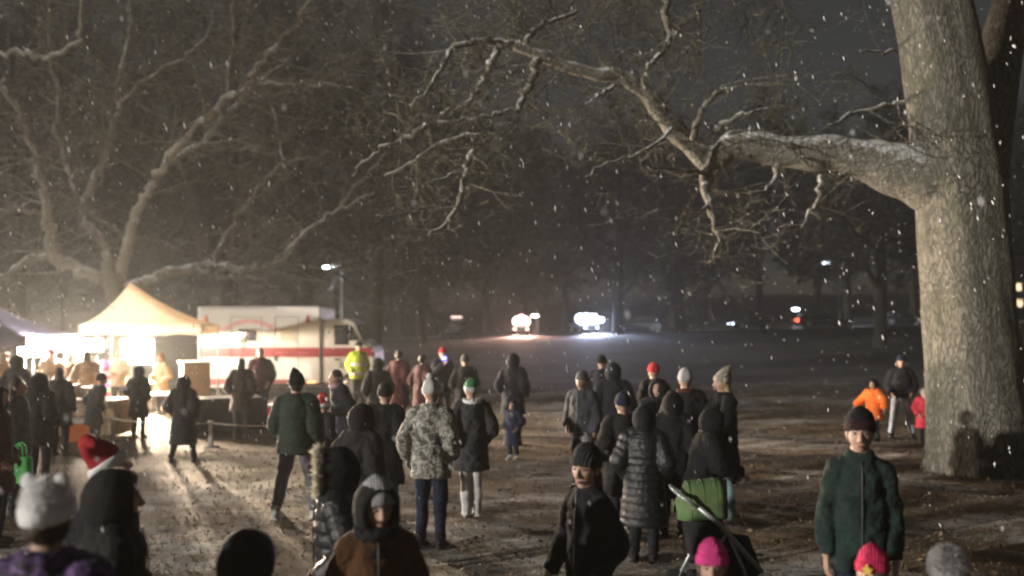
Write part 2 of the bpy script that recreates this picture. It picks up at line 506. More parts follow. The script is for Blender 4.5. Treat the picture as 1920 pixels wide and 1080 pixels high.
def right_tree():
    rng = random.Random(11)
    root = empty('oak_tree', (X(1815, 13.9), 13.9, 0))
    tag(root, 'massive pale barked tree with a long snowy limb reaching left', 'tree')
    inv = -Vector(root.location)
    def put(mb, name, mat, par=root):
        mb.v = [tuple(Vector(v) + inv) for v in mb.v]
        return mb.build(name, mat, par)
    Y = 13.9
    tp = [W(1842, 900, Y), W(1830, 760, Y), W(1816, 600, Y), W(1804, 400, Y), W(1783, 200, Y), W(1748, 0, Y), W(1712, -200, Y), W(1688, -380, Y)]
    tp[0].z = gz(tp[0].x, Y) - 0.15
    mb = MB(); big_trunk(mb, tp, [0.72, 0.69, 0.675, 0.66, 0.63, 0.56, 0.48, 0.40]); put(mb, 'trunk', BARK_R)
    tw = []
    # the second leader behind, up to the right
    l2, r2 = limb_from_trace([(1835, 330), (1858, 190), (1880, 80), (1908, -30), (1950, -160), (1990, -300)], [52, 44, 38, 34, 28, 20], lin(14.3, 14.8, 6), 5)
    mb = MB(); mb.tube(l2, r2, 18); put(mb, 'limb', BARK_R)
    main, mr = limb_from_trace([(1800, 372), (1735, 338), (1652, 305), (1580, 292), (1510, 288), (1440, 276), (1380, 274), (1345, 292), (1322, 312)],
                               [62, 60, 42, 34, 31, 29, 27, 25, 21], [13.95, 13.95, 14.1, 14.2, 14.35, 14.45, 14.55, 14.65, 14.7], 7)
    for i, p in enumerate(main):
        p.z += 0.03 * math.sin(i * 0.33) + 0.012 * math.sin(i * 0.9); mr[i] *= 1 + 0.05 * math.sin(i * 0.5 + 1)
    mb = MB(); mb.tube(main, mr, 20)
    a, ar = limb_from_trace([(1330, 306), (1296, 272), (1262, 240), (1240, 212), (1212, 176), (1180, 150), (1150, 140), (1110, 138), (1070, 126), (1030, 112), (1000, 98), (965, 86)],
                            [21, 20, 19, 17, 15, 14, 13, 12, 11, 11, 10, 9], lin(14.7, 14.2, 12), 6)
    for i, p in enumerate(a): p.z += 0.012 * math.sin(i * 0.6); ar[i] *= 1 + 0.08 * math.sin(i * 0.7)
    mb.tube(a, ar, 14)
    st, sr = limb_from_trace([(1335, 300), (1326, 330), (1322, 350)], [21, 15, 9], [14.7, 14.6, 14.6], 4)
    mb.tube(st, sr, 12)
    put(mb, 'limb', BARK_BR)
    traces = [
        ([(970, 86), (930, 77), (890, 80), (848, 92), (826, 130), (800, 172), (770, 200)], [7, 6, 5, 4.5, 3.5, 2.5, 1.5]),
        ([(940, 84), (922, 112), (908, 145), (890, 178), (868, 200), (830, 212)], [6, 5.5, 5, 4, 3, 1.5]),
        ([(1008, 108), (1000, 140), (984, 176), (970, 204), (930, 214), (870, 226), (820, 228)], [7, 6, 5.5, 5, 3.5, 2.5, 1.5]),
        ([(918, 262), (884, 286), (872, 322), (866, 370), (845, 410), (806, 440)], [4, 4.5, 4.5, 4, 3, 1.5]),
        ([(872, 326), (840, 330), (800, 342)], [3, 2.2, 1.2]),
        ([(1152, 160), (1122, 178), (1098, 198)], [4, 3, 1.5]),
        ([(1300, 262), (1312, 212), (1330, 188), (1360, 165), (1366, 190)], [6, 4.5, 3.5, 2.5, 1]),
        ([(1340, 240), (1376, 222), (1420, 206), (1462, 196)], [5, 3.5, 2.5, 1.2]),
        ([(1246, -30), (1248, 30), (1256, 70), (1236, 104), (1214, 130), (1206, 170)], [6, 5, 4.5, 4, 3, 1.5]),
        ([(1325, 345), (1335, 400), (1348, 450), (1330, 490)], [7, 5, 3, 1.5]),
        ([(1320, 325), (1270, 318), (1215, 312)], [4, 2.5, 1.2]),
        ([(1460, 310), (1440, 355), (1400, 362)], [5, 3, 1.5]),
        ([(1690, 95), (1650, 100), (1608, 96)], [3.5, 2.5, 1.2]),
        ([(1710, 190), (1660, 200), (1590, 215), (1560, 235)], [5, 4, 2.5, 1.5]),
        ([(1260, 240), (1200, 290), (1150, 300), (1100, 330)], [4, 3, 2, 1]),
        ([(1080, 20), (1030, 40), (1000, 60), (985, 80)], [3, 4, 4.5, 5]),
        ([(1540, 330), (1530, 380), (1500, 430)], [4.5, 3, 1.5]),
        ([(720, 330), (780, 300), (830, 268), (900, 250)], [1.5, 3, 3.5, 4]),
        ([(660, 330), (700, 290), (745, 265), (800, 236)], [1.2, 2.5, 3.5, 4]),
    ]
    mb = MB()
    allp = [(a, ar)]
    for k, (tr, rp) in enumerate(traces):
        y0 = 14.5 - 0.12 * (k % 5)
        p, r = limb_from_trace(tr, [q * 1.25 for q in rp], lin(y0, y0 - 0.5, len(tr)), 5)
        for i in range(1, len(p)): p[i] += Vector((rng.gauss(0, .02), rng.gauss(0, .03), rng.gauss(0, .02)))
        mb.tube(p, r, 6)
        allp.append((p, r))
    put(mb, 'branches', BARK_BR)
    spawn(rng, tw, main, mr, 0.30, (0.6, 1.9), 2, 4, (5, 5, 4, 4), 0.15, 0.006, 0.02, 0.2, 0.022)
    for p, r in allp: spawn(rng, tw, p, r, 0.22, (0.4, 1.5), 2, 4, (5, 4, 4, 3), 0.05, 0.0055, 0.0, 0.4, 0.02)
    # more limbs above and behind the frame, carrying the fine twigs that hang across the top
    for k in range(6):
        b = W(rng.uniform(1690, 1740), rng.uniform(-420, -150), 13.9)
        d = Vector((-1, rng.uniform(-0.1, 0.9), rng.uniform(0.1, 0.4))).normalized()
        grow(rng, tw, b, d, 0.10, rng.uniform(5, 8), 0, 4, (9, 7, 5, 4), 0.0, 0.14, 0.006)
    mb = MB(); emit_branches(mb, tw); put(mb, 'twigs', TWIG)

def left_tree():
    rng = random.Random(21)
    Yt = 31.5
    root = empty('spreading_tree', (X(225, Yt), Yt, 0))
    tag(root, 'spreading bare tree with crooked snowy limbs rising behind the peach tent', 'tree')
    inv = -Vector(root.location)
    def put(mb, name, mat):
        mb.v = [tuple(Vector(v) + inv) for v in mb.v]
        return mb.build(name, mat, root)
    tp = [W(228, 760, Yt), W(228, 680, Yt), W(225, 600, Yt), W(215, 530, Yt), W(205, 490, Yt)]
    tp[0].z = gz(tp[0].x, Yt) - 0.15
    mb = MB(); big_trunk(mb, tp, [0.6, 0.5, 0.42, 0.38, 0.30], 40, True, 5); put(mb, 'trunk', TWIG)
    T = [
        ([(222, 540), (170, 515), (112, 490), (95, 440), (90, 400), (80, 340), (62, 280), (35, 215), (5, 150)], [26, 24, 22, 18, 16, 14, 12, 10, 8], -1),
        ([(205, 500), (190, 450), (152, 402), (176, 340), (206, 270), (222, 190), (232, 120), (246, 40), (250, -60)], [20, 17, 14, 14, 13, 11, 10, 8, 7], 1),
        ([(225, 520), (245, 440), (270, 370), (300, 320), (360, 245), (420, 190), (470, 150), (510, 95), (560, 40), (610, -30)], [22, 17, 15, 14, 12, 11, 9, 9, 7, 6], -2),
        ([(278, 350), (330, 300), (390, 258), (440, 200), (490, 150), (540, 112)], [12, 11, 10, 9, 8, 6], 0),
        ([(225, 550), (270, 528), (320, 512), (380, 500), (440, 504), (490, 502), (530, 486), (560, 450), (600, 415), (650, 385), (700, 360)], [22, 18, 16, 13, 12, 11, 10, 8, 6, 5, 4], 0.5),
        ([(372, 502), (410, 515), (450, 522), (490, 526), (520, 545)], [9, 8, 7, 5, 3], 0.3),
        ([(112, 490), (60, 482), (20, 510), (-20, 545), (-60, 570)], [14, 12, 10, 8, 6], -0.5),
        ([(92, 400), (40, 394), (-10, 396), (-70, 380)], [9, 8, 7, 6], -0.8),
        ([(395, 500), (420, 450), (448, 402), (480, 360), (520, 315), (560, 300), (620, 285)], [8, 7, 7, 6, 5, 4, 3], 1),
        ([(-30, 112), (30, 96), (82, 110), (140, 82), (150, 20), (148, -40)], [6, 8, 8, 8, 6, 6], -2),
        ([(160, 400), (130, 330), (105, 250), (110, 170), (90, 90), (95, 0)], [9, 9, 8, 7, 6, 5], 1.6),
        ([(420, 190), (430, 120), (438, 60), (432, -20)], [6, 5, 4.5, 4], -2),
        ([(222, 210), (260, 160), (320, 120), (380, 80), (400, 20)], [7, 6, 5, 4, 3], 0.6),
        ([(150, 395), (200, 420), (240, 440), (290, 450), (340, 470)], [8, 7, 6, 5, 3], 1.2),
        ([(478, 152), (530, 156), (580, 157), (640, 158)], [5, 4, 3, 2], -1.8),
        ([(530, 310), (525, 250), (500, 170), (508, 120)], [4, 4, 3, 3], 1.2),
        ([(640, 385), (680, 330), (760, 250), (800, 180), (840, 110)], [4, 4, 3.5, 3, 2], 1.0),
    ]
    tw = []
    mains = MB(); 
    for k, (tr, rp, dy) in enumerate(T):
        n = len(tr)
        Ys = lin(Yt if k in (0, 1, 2, 4) else Yt + dy * 0.5, Yt + dy * 1.6, n)
        p, r = limb_from_trace(tr, [q * (.54 if k not in (0, 4) else .6) for q in rp], Ys, 6)
        for i in range(len(p)):
            p[i] += Vector((rng.gauss(0, .05), rng.gauss(0, .08), rng.gauss(0, .05))); r[i] *= rng.uniform(0.88, 1.12)
        m1 = MB(); m1.tube(p, r, 10)
        put(m1, 'limb', BARK_L)
        spawn(rng, tw, p, r, 0.42, (1.0, 3.4), 2, 4, (6, 5, 4, 4), 0.12, 0.012, 0.04, 0.42, 0.055)
    mb = MB(); emit_branches(mb, tw); put(mb, 'twigs', TWIG)

right_tree()
left_tree()

def bare_tree_meshes(seed, H, r, spread=1.0, maxlvl=3, rmin=0.02):
    rng = random.Random(seed)
    out = []; tm = MB()
    th = H * rng.uniform(0.22, 0.3)
    top = Vector((rng.gauss(0, .4), rng.gauss(0, .4), H * 0.8))
    pts = [Vector((0, 0, -0.3)), Vector((0, 0, 0.4)), Vector((rng.gauss(0, .1), 0, th)), Vector((top.x * .6, top.y * .6, H * .5)), top]
    p, rr = catmull(pts, [r * 1.35, r * 1.05, r * .9, r * .55, r * .15], 4)
    tm.tube(p, rr, 12)
    nl = 13
    for k in range(nl):
        t = 0.24 + 0.72 * k / nl
        z = t * H * 0.8
        i = min(range(len(p)), key=lambda q: abs(p[q].z - z))
        az = k * 2.4 + rng.uniform(-.5, .5)
        el = rng.uniform(0.15, 0.75) + 0.4 * t
        d = Vector((math.cos(az), math.sin(az), el)).normalized()
        grow(rng, out, p[i], d, rr[i] * 0.55, H * (0.42 - 0.2 * t) * spread, 0, maxlvl, (8, 7, 6, 4), 0.02, 0.2, rmin)
    cm = MB(); emit_branches(cm, out)
    return tm, cm, out

def leaf_cloud(mb, brs, rng, per=3, size=0.35):
    for pts, rr, lvl in brs:
        if lvl < 2: continue
        for q in range(per):
            c = pts[rng.randrange(1, len(pts))] + Vector((rng.gauss(0, .3), rng.gauss(0, .3), rng.gauss(0, .25)))
            u = Vector((rng.gauss(0, 1), rng.gauss(0, 1), rng.gauss(0, .6))).normalized(); w = u.orthogonal().normalized()
            s = size * rng.uniform(.5, 1.3)
            mb.add([c - u * s, c - w * s * .45, c + u * s, c + w * s * .45], [(0, 1, 2, 3)])

tree_protos = []
for k, (seed, H, r) in enumerate([(31, 19, .42), (32, 23, .5), (33, 17, .36), (34, 21, .45)]):
    tm, cm, brs = bare_tree_meshes(seed, H, r, 1.0, 3, 0.018)
    tree_protos.append((tm, cm, brs))

def place_trees():
    spots = [(30, 44, 0), (430, 52, 1), (575, 60, 2), (700, 50, 3), (790, 70, 0), (1158, 80, 1), (1275, 79, 3), (1650, 56, 2),
              (-150, 50, 2), (240, 58, 3), (1990, 60, 0), (1780, 70, 3)]
    labs = ['bare tree behind the blue tent at the left edge', 'bare tree rising behind the ambulance box', 'slender bare tree right beside the far street lamp', 'bare tree just right of the ambulance cab',
            'bare tree standing left of the warm headlights', 'bare tree with its trunk beside the blue white headlights', 'bare tree in the dark field behind the stroller group',
            'bare tree with thin dark trunk left of the massive pale tree', 'bare tree far left mostly outside the frame',
            'bare tree behind the peach tent and the spreading tree', 'bare tree right of the massive pale tree near the house', 'bare tree hidden partly behind the massive pale trunk']
    protos = {}
    rng = random.Random(5)
    for (px, Y, k), lab in zip(spots, labs):
        x = X(px, Y)
        if k not in protos:
            tm, cm, brs = tree_protos[k]
            o = empty('bare_tree')
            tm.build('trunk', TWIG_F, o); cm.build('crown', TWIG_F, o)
            protos[k] = o
        else: o = copy_tree(protos[k])
        o.location = (x, Y, gz(x, Y)); o.rotation_euler = (0, 0, rng.uniform(0, 6.28)); s = rng.uniform(.9, 1.12); o.scale = (s, s, s)
        tag(o, lab, 'tree', 'bare trees between the lawn and the road')
    # the dark trees beyond the road
    rng = random.Random(9); dp = []
    for k in range(3):
        tm, cm, brs = bare_tree_meshes(50 + k, 20 + 3 * k, .45, 1.05, 2, 0.03)
        rr = random.Random(70 + k); lm = MB(); leaf_cloud(lm, brs, rr, 9, 0.5)
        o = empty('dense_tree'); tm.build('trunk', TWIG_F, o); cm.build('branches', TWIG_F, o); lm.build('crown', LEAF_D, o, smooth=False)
        dp.append(o)
    for i in range(24):
        px = -60 + i * 88 + rng.uniform(-25, 25); Y = rng.uniform(112, 138)
        o = dp[i] if i < 3 else copy_tree(dp[i % 3])
        x = X(px, Y); s = rng.uniform(.85, 1.25)
        o.location = (x, Y, gz(x, Y)); o.rotation_euler = (0, 0, rng.uniform(0, 6.28)); o.scale = (s, s, s)
        tag(o, 'dark dense tree in the tree line beyond the road', 'tree', 'dark trees beyond the road')
place_trees()

# ------------------------------------------------------------------ common object materials
WHITE = simple('white_paint', (0.74, 0.74, 0.72), 0.6, 0, 0.06, 1.5, 0, 0.25)
RED = simple('red_paint', (0.27, 0.018, 0.032), 0.35, 0, 0.12, 2)
RED_P = simple('faded_red_decal', (0.62, 0.20, 0.20), 0.4, 0, 0.12, 3)
GREYP = simple('grey_paint', (0.28, 0.28, 0.28), 0.5, 0, 0.1, 3)
BLACKP = simple('black_plastic', (0.018, 0.018, 0.02), 0.5, 0, 0.2, 3)
RUBBER = simple('tyre_rubber', (0.015, 0.015, 0.016), 0.8, 0, 0.3, 6)
ALU = simple('aluminium', (0.55, 0.56, 0.58), 0.35, 0.8, 0.1, 3)
STEEL = simple('grey_steel', (0.32, 0.33, 0.34), 0.4, 0.6, 0.15, 3)
GLASS = glass_dark()

def ring_yz(x, hw, z0, z1, n=20, e=3.2):
    out = []
    for j in range(n):
        a = 2 * math.pi * j / n
        c, s = math.cos(a), math.sin(a)
        out.append(Vector((x, hw * math.copysign(abs(c) ** (2 / e), c), (z0 + z1) / 2 + (z1 - z0) / 2 * math.copysign(abs(s) ** (2 / e), s))))
    return out

def wheel(parent, x, y, r=0.33, w=0.22, side=1):
    t = MB()
    prof = [(r * .62, -w / 2), (r * .93, -w / 2), (r, -w * .32), (r, w * .32), (r * .93, w / 2), (r * .62, w / 2)]
    n = 24; rings = [[Vector((math.cos(2 * math.pi * j / n) * pr, pw, math.sin(2 * math.pi * j / n) * pr)) for j in range(n)] for pr, pw in prof]
    t.rings(rings)
    wo = t.build('wheel', RUBBER, parent, True, (x, y, r))
    rm = MB(); rm.tube([(0, side * (w / 2 + .004), 0), (0, side * (w / 2 + .02), 0)], [r * .6, r * .5], 20)
    for k in range(6):
        a = k * math.pi / 3
        rm.box((math.cos(a) * r * .36, side * (w / 2 + .022), math.sin(a) * r * .36), (.05, .02, .05))
    rm.build('rim', ALU, wo, False)
    return wo

# ------------------------------------------------------------------ ambulance (rear at the left, cab at the right)
def ambulance():
    Y0 = 27.4
    x0 = X(370, Y0)
    root = empty('ambulance', (x0, Y0, gz(x0 + 3, Y0 + 1)))
    tag(root, 'white ambulance with a broad red stripe parked behind the peach tent', 'ambulance')
    LB, WD = 3.72, 2.3
    b = MB(); b.box((LB / 2, WD / 2, 1.62), (LB, WD, 2.34)); bevel(b.build('box_body', WHITE, root, False), .06, 3)
    ch = MB(); ch.box((2.55, WD / 2, .42), (4.7, 1.9, .16)); ch.build('chassis', BLACKP, root, False)
    s = MB(); s.box((LB / 2, -.004, 1.40), (LB - .08, .02, .29)); s.build('red_stripe', RED, root, False)
    # lettering-like pale marks on the stripe
    mk = MB()
    for xx, w in ((2.42, .10), (2.55, .14), (2.47, .06), (3.12, .07), (3.22, .05), (3.30, .09)):
        mk.box((xx, -.017, 1.37 + .03 * ((xx * 10) % 1)), (w, .006, .022))
    mk.build('stripe_marks', RED_P, root, False)
    lo = MB(); lo.box((.55, -.006, .52), (.95, .02, .17)); lo.box((2.6, -.006, .52), (1.5, .02, .12)); lo.build('lower_trim', simple('dull_red_trim', (.25, .07, .08), .5), root, False)
    st = MB(); st.box((.55, -.06, .38), (.95, .14, .06)); st.build('rear_step', WHITE, root, False)
    arc = MB()
    rings = []
    for k in range(25):
        u = k / 24; xx = .72 + 1.75 * u; z = 2.05 + .30 * math.sin(math.pi * u)
        rings.append([Vector((xx, -.009, z - .07)), Vector((xx, -.009, z + .07)), Vector((xx, .003, z + .07)), Vector((xx, .003, z - .07))])
    arc.rings(rings); arc.build('arched_decal', simple('pale_pink_decal', (.70, .42, .42), .4, 0, .1, 6), root, False)
    for xx, nm in ((.26, RED_P), (3.34, RED)):
        e = MB(); e.loft([(2.30, .085, .012), (2.34, .09, .012), (2.42, .06, .012), (2.50, .05, .012), (2.53, .015, .012)], 14); e.v = [(v[0] + xx, v[1] - .004, v[2]) for v in e.v]
        e.build('warning_light', nm, root)
    # side doors with seams, two windows
    for xx, w, h, zc in ((1.48, .92, 1.9, 1.52), (2.70, .70, 1.9, 1.52)):
        fr = MB()
        for dx in (-w / 2, w / 2): fr.box((xx + dx, -.003, zc), (.018, .012, h))
        fr.box((xx, -.003, zc + h / 2), (w, .012, .018))
        fr.build('door_seam', GREYP, root, False)
    for xx, w, m in ((1.52, .54, GLASS), (2.72, .42, simple('pale_blind', (.55, .50, .42), .3, 0, .08, 3))):
        f = MB(); f.box((xx, -.01, 1.92), (w + .08, .03, .44)); fo = f.build('window', WHITE, root, False)
        p = MB(); p.box((xx, -.026, 1.92), (w, .012, .36)); p.build('pane', m, fo, False)
    hd = MB(); hd.box((1.94, -.03, 1.22), (.05, .05, .16)); hd.box((2.36, -.03, 1.22), (.05, .05, .16)); hd.build('door_handle', BLACKP, root, False)
    tr = MB(); tr.box((LB / 2, -.012, 2.74), (LB - .2, .025, .03)); tr.build('roof_trim', ALU, root, False)
    am = MB(); am.box((3.45, -.02, .50), (.26, .03, .05)); am.build('marker_light', emit('amber_marker', (1, .35, .08), 3.0), root, False)
    # cab: van profile extruded across
    prof = [(3.75, .45), (3.75, 2.30), (3.95, 2.40), (4.50, 2.42), (4.75, 2.30), (5.02, 1.70), (5.24, 1.58), (5.32, 1.38), (5.36, .75), (5.31, .45)]
    n = len(prof)
    c = MB(); yA, yB = .10, 2.2
    c.v = [(x, yA, z) for x, z in prof] + [(x, yB, z) for x, z in prof]
    c.f = [list(range(n)), [n + j for j in range(n)][::-1]] + [[j + n, (j + 1) % n + n, (j + 1) % n, j] for j in range(n)]; c.m = [0] * len(c.f)
    bevel(c.build('cab', WHITE, root, False), .07, 3)
    cs = MB(); cs.box((4.54, .085, 1.40), (1.50, .04, .27)); cs.build('cab_stripe', RED, root, False)
    g = MB(); gp = [(4.12, 1.62), (4.12, 2.22), (4.52, 2.24), (4.68, 2.16), (4.94, 1.68), (4.90, 1.62)]
    k = len(gp); g.v = [(x, .075, z) for x, z in gp] + [(x, .12, z) for x, z in gp]
    g.f = [list(range(k)), [k + j for j in range(k)][::-1]] + [[j + k, (j + 1) % k + k, (j + 1) % k, j] for j in range(k)]; g.m = [0] * len(g.f)
    g.build('cab_window', GLASS, root, False)
    ws = MB(); a = Vector((4.79, 1.15, 2.24)); d = Vector((5.01, 1.15, 1.74)); hv = Vector((0, .92, 0)); nn = Vector((.03, 0, .02))
    ws.add([a - hv + nn, a + hv + nn, d + hv + nn, d - hv + nn, a - hv - nn, a + hv - nn, d + hv - nn, d - hv - nn], [(0, 1, 2, 3), (7, 6, 5, 4), (0, 4, 5, 1), (2, 6, 7, 3), (1, 5, 6, 2), (0, 3, 7, 4)])
    ws.build('windscreen', GLASS, root, False)
    mi = MB(); mi.box((4.78, -.18, 1.66), (.30, .12, .20)); mi.tube([(4.75, .1, 1.66), (4.77, -.14, 1.66)], .025, 8); bevel(mi.build('side_mirror', WHITE, root, False), .03, 2)
    bp = MB(); bp.box((5.40, 1.15, .58), (.16, 2.1, .24)); bevel(bp.build('front_bumper', STEEL, root, False), .04)
    hl = MB(); hl.box((5.345, .35, .98), (.06, .30, .2)); hl.build('headlight', GLASS, root, False)
    hl2 = MB(); hl2.box((5.345, 1.95, .98), (.06, .30, .2)); hl2.build('headlight', GLASS, root, False)
    dh = MB(); dh.box((4.22, .07, 1.18), (.16, .04, .05)); dh.build('door_handle', BLACKP, root, False)
    for bx, bz in ((4.35, 1.0), (4.75, .88)):
        sm = MB(); sm.box((bx, .085, bz), (.14, .02, .18)); sm.build('door_badge', GREYP, root, False)
    for wx in (.95, 4.72):
        wheel(root, min(wx, 4.62), .16, .38, .26, -1); wheel(root, min(wx, 4.62), 2.12, .38, .26, 1)
    return root
ambulance()

# ------------------------------------------------------------------ tents
def canopy_mat(name, col, trans):
    m, t, b = nmat(name)
    out = t.nodes['Material Output']
    co = coords(t)
    c = mixc(t, ramp(t, noise_out(t, 3, 5, .6, co), [(.3, 0.0), (.7, 1.0)]), tuple(x * .92 for x in col), col)
    t.links.new(c, b.inputs['Base Color']); b.inputs['Roughness'].default_value = .7
    bump(t, b, noise_out(t, 5, 3, .5, co), .25, .05)
    tl = node(t, 'ShaderNodeBsdfTranslucent'); t.links.new(c, tl.inputs[0])
    mx = node(t, 'ShaderNodeMixShader'); mx.inputs[0].default_value = trans
    t.links.new(b.outputs[0], mx.inputs[1]); t.links.new(tl.outputs[0], mx.inputs[2]); t.links.new(mx.outputs[0], out.inputs[0])
    return m

def tent(name, label, cx, cy, w, d, eave, peak, rz, mat, group=None, off=0.0):
    z0 = gz(cx, cy)
    root = empty(name, (cx, cy, z0), rz); tag(root, label, 'tent', group)
    n = 14
    top = MB(); vs = []; fs = []
    def hgt(u, v):
        k = max(abs(u), abs(v))
        sag = 1 - k
        return eave + (peak - eave) * (sag ** 1.7) + 0.10 * sag
    for i in range(n + 1):
        for j in range(n + 1):
            u = -1 + 2 * i / n; v = -1 + 2 * j / n
            rad = max(abs(u), abs(v)); rib = 0.05 * (abs(u) * abs(v)) * (1 - rad) * 4
            vs.append((u * w / 2 + off * (1 - rad), v * d / 2, hgt(u, v) + rib))
    for i in range(n):
        for j in range(n):
            a = i * (n + 1) + j
            fs.append((a, a + n + 1, a + n + 2, a + 1))
    top.add(vs, fs)
    o = top.build('canopy', mat, root); so = o.modifiers.new('s', 'SOLIDIFY'); so.thickness = .008
    va = MB()
    m = 24
    per = [(-1 + 2 * i / m, -1) for i in range(m)] + [(1, -1 + 2 * i / m) for i in range(m)] + [(1 - 2 * i / m, 1) for i in range(m)] + [(-1, 1 - 2 * i / m) for i in range(m)]
    vs = []; L = len(per)
    for k, (u, v) in enumerate(per):
        wob = 1 + .006 * math.sin(k * 1.3)
        vs += [(u * w / 2 * 1.004, v * d / 2 * 1.004, eave + .005), (u * w / 2 * wob, v * d / 2 * wob, eave - .25 - .012 * math.sin(k * .9))]
    fs = [(2 * k, 2 * ((k + 1) % L), 2 * ((k + 1) % L) + 1, 2 * k + 1) for k in range(L)]
    va.add(vs, fs); o = va.build('valance', mat, root); so = o.modifiers.new('s', 'SOLIDIFY'); so.thickness = .006
    for sx in (-1, 1):
        for sy in (-1, 1):
            l = MB(); x, y = sx * (w / 2 - .05), sy * (d / 2 - .05)
            l.box((x, y, eave / 2), (.045, .045, eave)); l.box((x, y, .01), (.14, .14, .02)); l.box((x, y, eave - .45), (.07, .07, .1))
            l.build('leg', STEEL, root, False)
    tr = MB()
    for sx in (-1, 1):
        tr.tube([(sx * w / 2 * .97, -d / 2 * .97, eave - .06), (sx * w / 2 * .97, 0, eave - .3), (sx * w / 2 * .97, d / 2 * .97, eave - .06)], .014, 6)
        tr.tube([(-w / 2 * .97, sx * d / 2 * .97, eave - .06), (0, sx * d / 2 * .97, eave - .3), (w / 2 * .97, sx * d / 2 * .97, eave - .06)], .014, 6)
    tr.tube([(0, 0, eave - .1), (off, 0, peak - .02)], .02, 8)
    tr.build('truss', STEEL, root)
    return root

PEACH = canopy_mat('peach_canopy', (0.84, 0.74, 0.62), 0.5)
BLUE = canopy_mat('blue_canopy', (0.022, 0.024, 0.07), 0.1)
TENT = tent('pop_up_tent', 'glowing peach pop up tent with a pointed roof in front of the ambulance', X(289, 25.0), 25.0, 3.05, 3.05, 2.26, 3.34, R(10), PEACH, None, -.62)
TENT2 = tent('pop_up_tent', 'dark blue pop up tent with bright white lamps below its edge', X(-70, 21.5), 21.5, 4.2, 3.0, 2.02, 3.10, R(4), BLUE)

WARM = (1.0, 0.76, 0.50)
def point(name, loc, power, col, rad=.12):
    d = bpy.data.lights.new(name, 'POINT'); d.energy = power; d.color = col; d.shadow_soft_size = rad
    o = bpy.data.objects.new(name, d); C.objects.link(o); o.location = loc
    return o

def work_lamp(label, x, y, z, w, h, col, strength, power, spread=None, group=None, rz=0):
    g0 = gz(x, y)
    root = empty('work_lamp', (x, y, g0), rz); tag(root, label, 'lamp', group)
    hz = z - g0
    h1 = MB(); h1.box((0, .06, hz), (w + .06, .08, h + .06)); bevel(h1.build('housing', BLACKP, root, False), .015)
    p = MB(); p.box((0, .012, hz), (w, .02, h)); p.build('lit_panel', emit('panel_%s' % name_col(col), col, strength), root, False)
    s = MB(); s.tube([(0, .1, hz - h / 2), (0, .1, .45)], .018, 8)
    for k in range(3):
        a = k * 2.094 + .5; s.tube([(0, .1, .55), (math.cos(a) * .42, .1 + math.sin(a) * .42, .01)], .013, 6)
    s.build('stand', STEEL, root)
    if spread:
        d = bpy.data.lights.new('lamp_beam', 'SPOT'); d.energy = spread; d.color = col; d.spot_size = R(168); d.spot_blend = .5; d.shadow_soft_size = .2
        q = bpy.data.objects.new('lamp_beam', d); C.objects.link(q); q.parent = root; q.location = (0, -.1, hz + .1); q.rotation_euler = (R(82), 0, R(190))
    l = point('lamp_light', (0, -.16, hz + h * .5 + .12), power, col, .16); l.parent = root
    return root
def name_col(c): return '%d_%d_%d' % tuple(int(v * 100) for v in c)

# lamp under the peach tent (big warm white panel)
work_lamp('big warm white work lamp glaring under the peach tent', X(257, 24.9), 24.9, 1.50, .88, .66, (1, .80, .57), 28, 1700, 28000)
# row of lamps under the blue tent edge
lw = [(58, 655, 21.6, .62, .34), (118, 648, 21.0, .40, .26), (148, 648, 21.3, .36, .26), (178, 648, 21.7, .36, .28)]
ll = ['wide white lamp panel at left under the blue tent', 'white lamp panel just right of the wide one under the blue tent', 'third white lamp panel from the left under the blue tent', 'white lamp panel nearest the striped pole under the blue tent']
for (px, py, Y, w, h), lab in zip(lw, ll):
    p = W(px, py, Y)
    work_lamp(lab, p.x, p.y, p.z, w, h, (1, .82, .66), 22, 500, 5200, group='lamps under the blue tent')

# ------------------------------------------------------------------ tables, cabinet, pole, barrier
def table_proto(w=1.5, d=.75, h=.74, cloth=None):
    root = empty('folding_table')
    t = MB(); t.box((0, 0, h - .02), (w, d, .04)); bevel(t.build('tabletop', WHITE, root, False), .01)
    for sx in (-1, 1):
        l = MB(); x = sx * (w / 2 - .18)
        l.tube([(x, -d / 2 + .06, 0), (x, -d / 2 + .06, h - .04)], .016, 8); l.tube([(x, d / 2 - .06, 0), (x, d / 2 - .06, h - .04)], .016, 8); l.tube([(x, -d / 2 + .06, .3), (x, d / 2 - .06, .3)], .012, 6)
        l.build('leg_frame', STEEL, root)
    return root
TABLES = [(303, 19.8, -.06, 'short white topped table just right of the striped pole'), (416, 19.2, .42, 'white topped table with a long black cloth left of the green jacket man'), (158, 18.3, 0.05, 'white topped table with tan boxes left of the striped pole'), (240, 24.0, .05, 'white table directly under the glaring lamp of the peach tent')]
tp0 = table_proto()
def cloth(x, y, rz, w, d, h, mat, label):
    mb = MB(); n = 60; per = []
    for k in range(n):
        u = k / n * 4; s = int(u); f = u - s
        per.append([(-1 + 2 * f, -1), (1, -1 + 2 * f), (1 - 2 * f, 1), (-1, 1 - 2 * f)][s])
    rings = []
    for z, e, wv in ((h + .006, .02, 0), (h - .03, .03, .01), (h * .5, .05, .03), (.06, .07, .045)):
        rings.append([Vector((u * (w / 2 + e + wv * math.sin(k * 1.9)), v * (d / 2 + e + wv * math.sin(k * 1.7)), z)) for k, (u, v) in enumerate(per)])
    mb.rings(rings, cap=False)
    mb.add(rings[0], [list(range(n))])
    o = mb.build('tablecloth', mat); o.location = (x, y, gz(x, y)); o.rotation_euler = (0, 0, rz)
    tag(o, label, 'tablecloth')
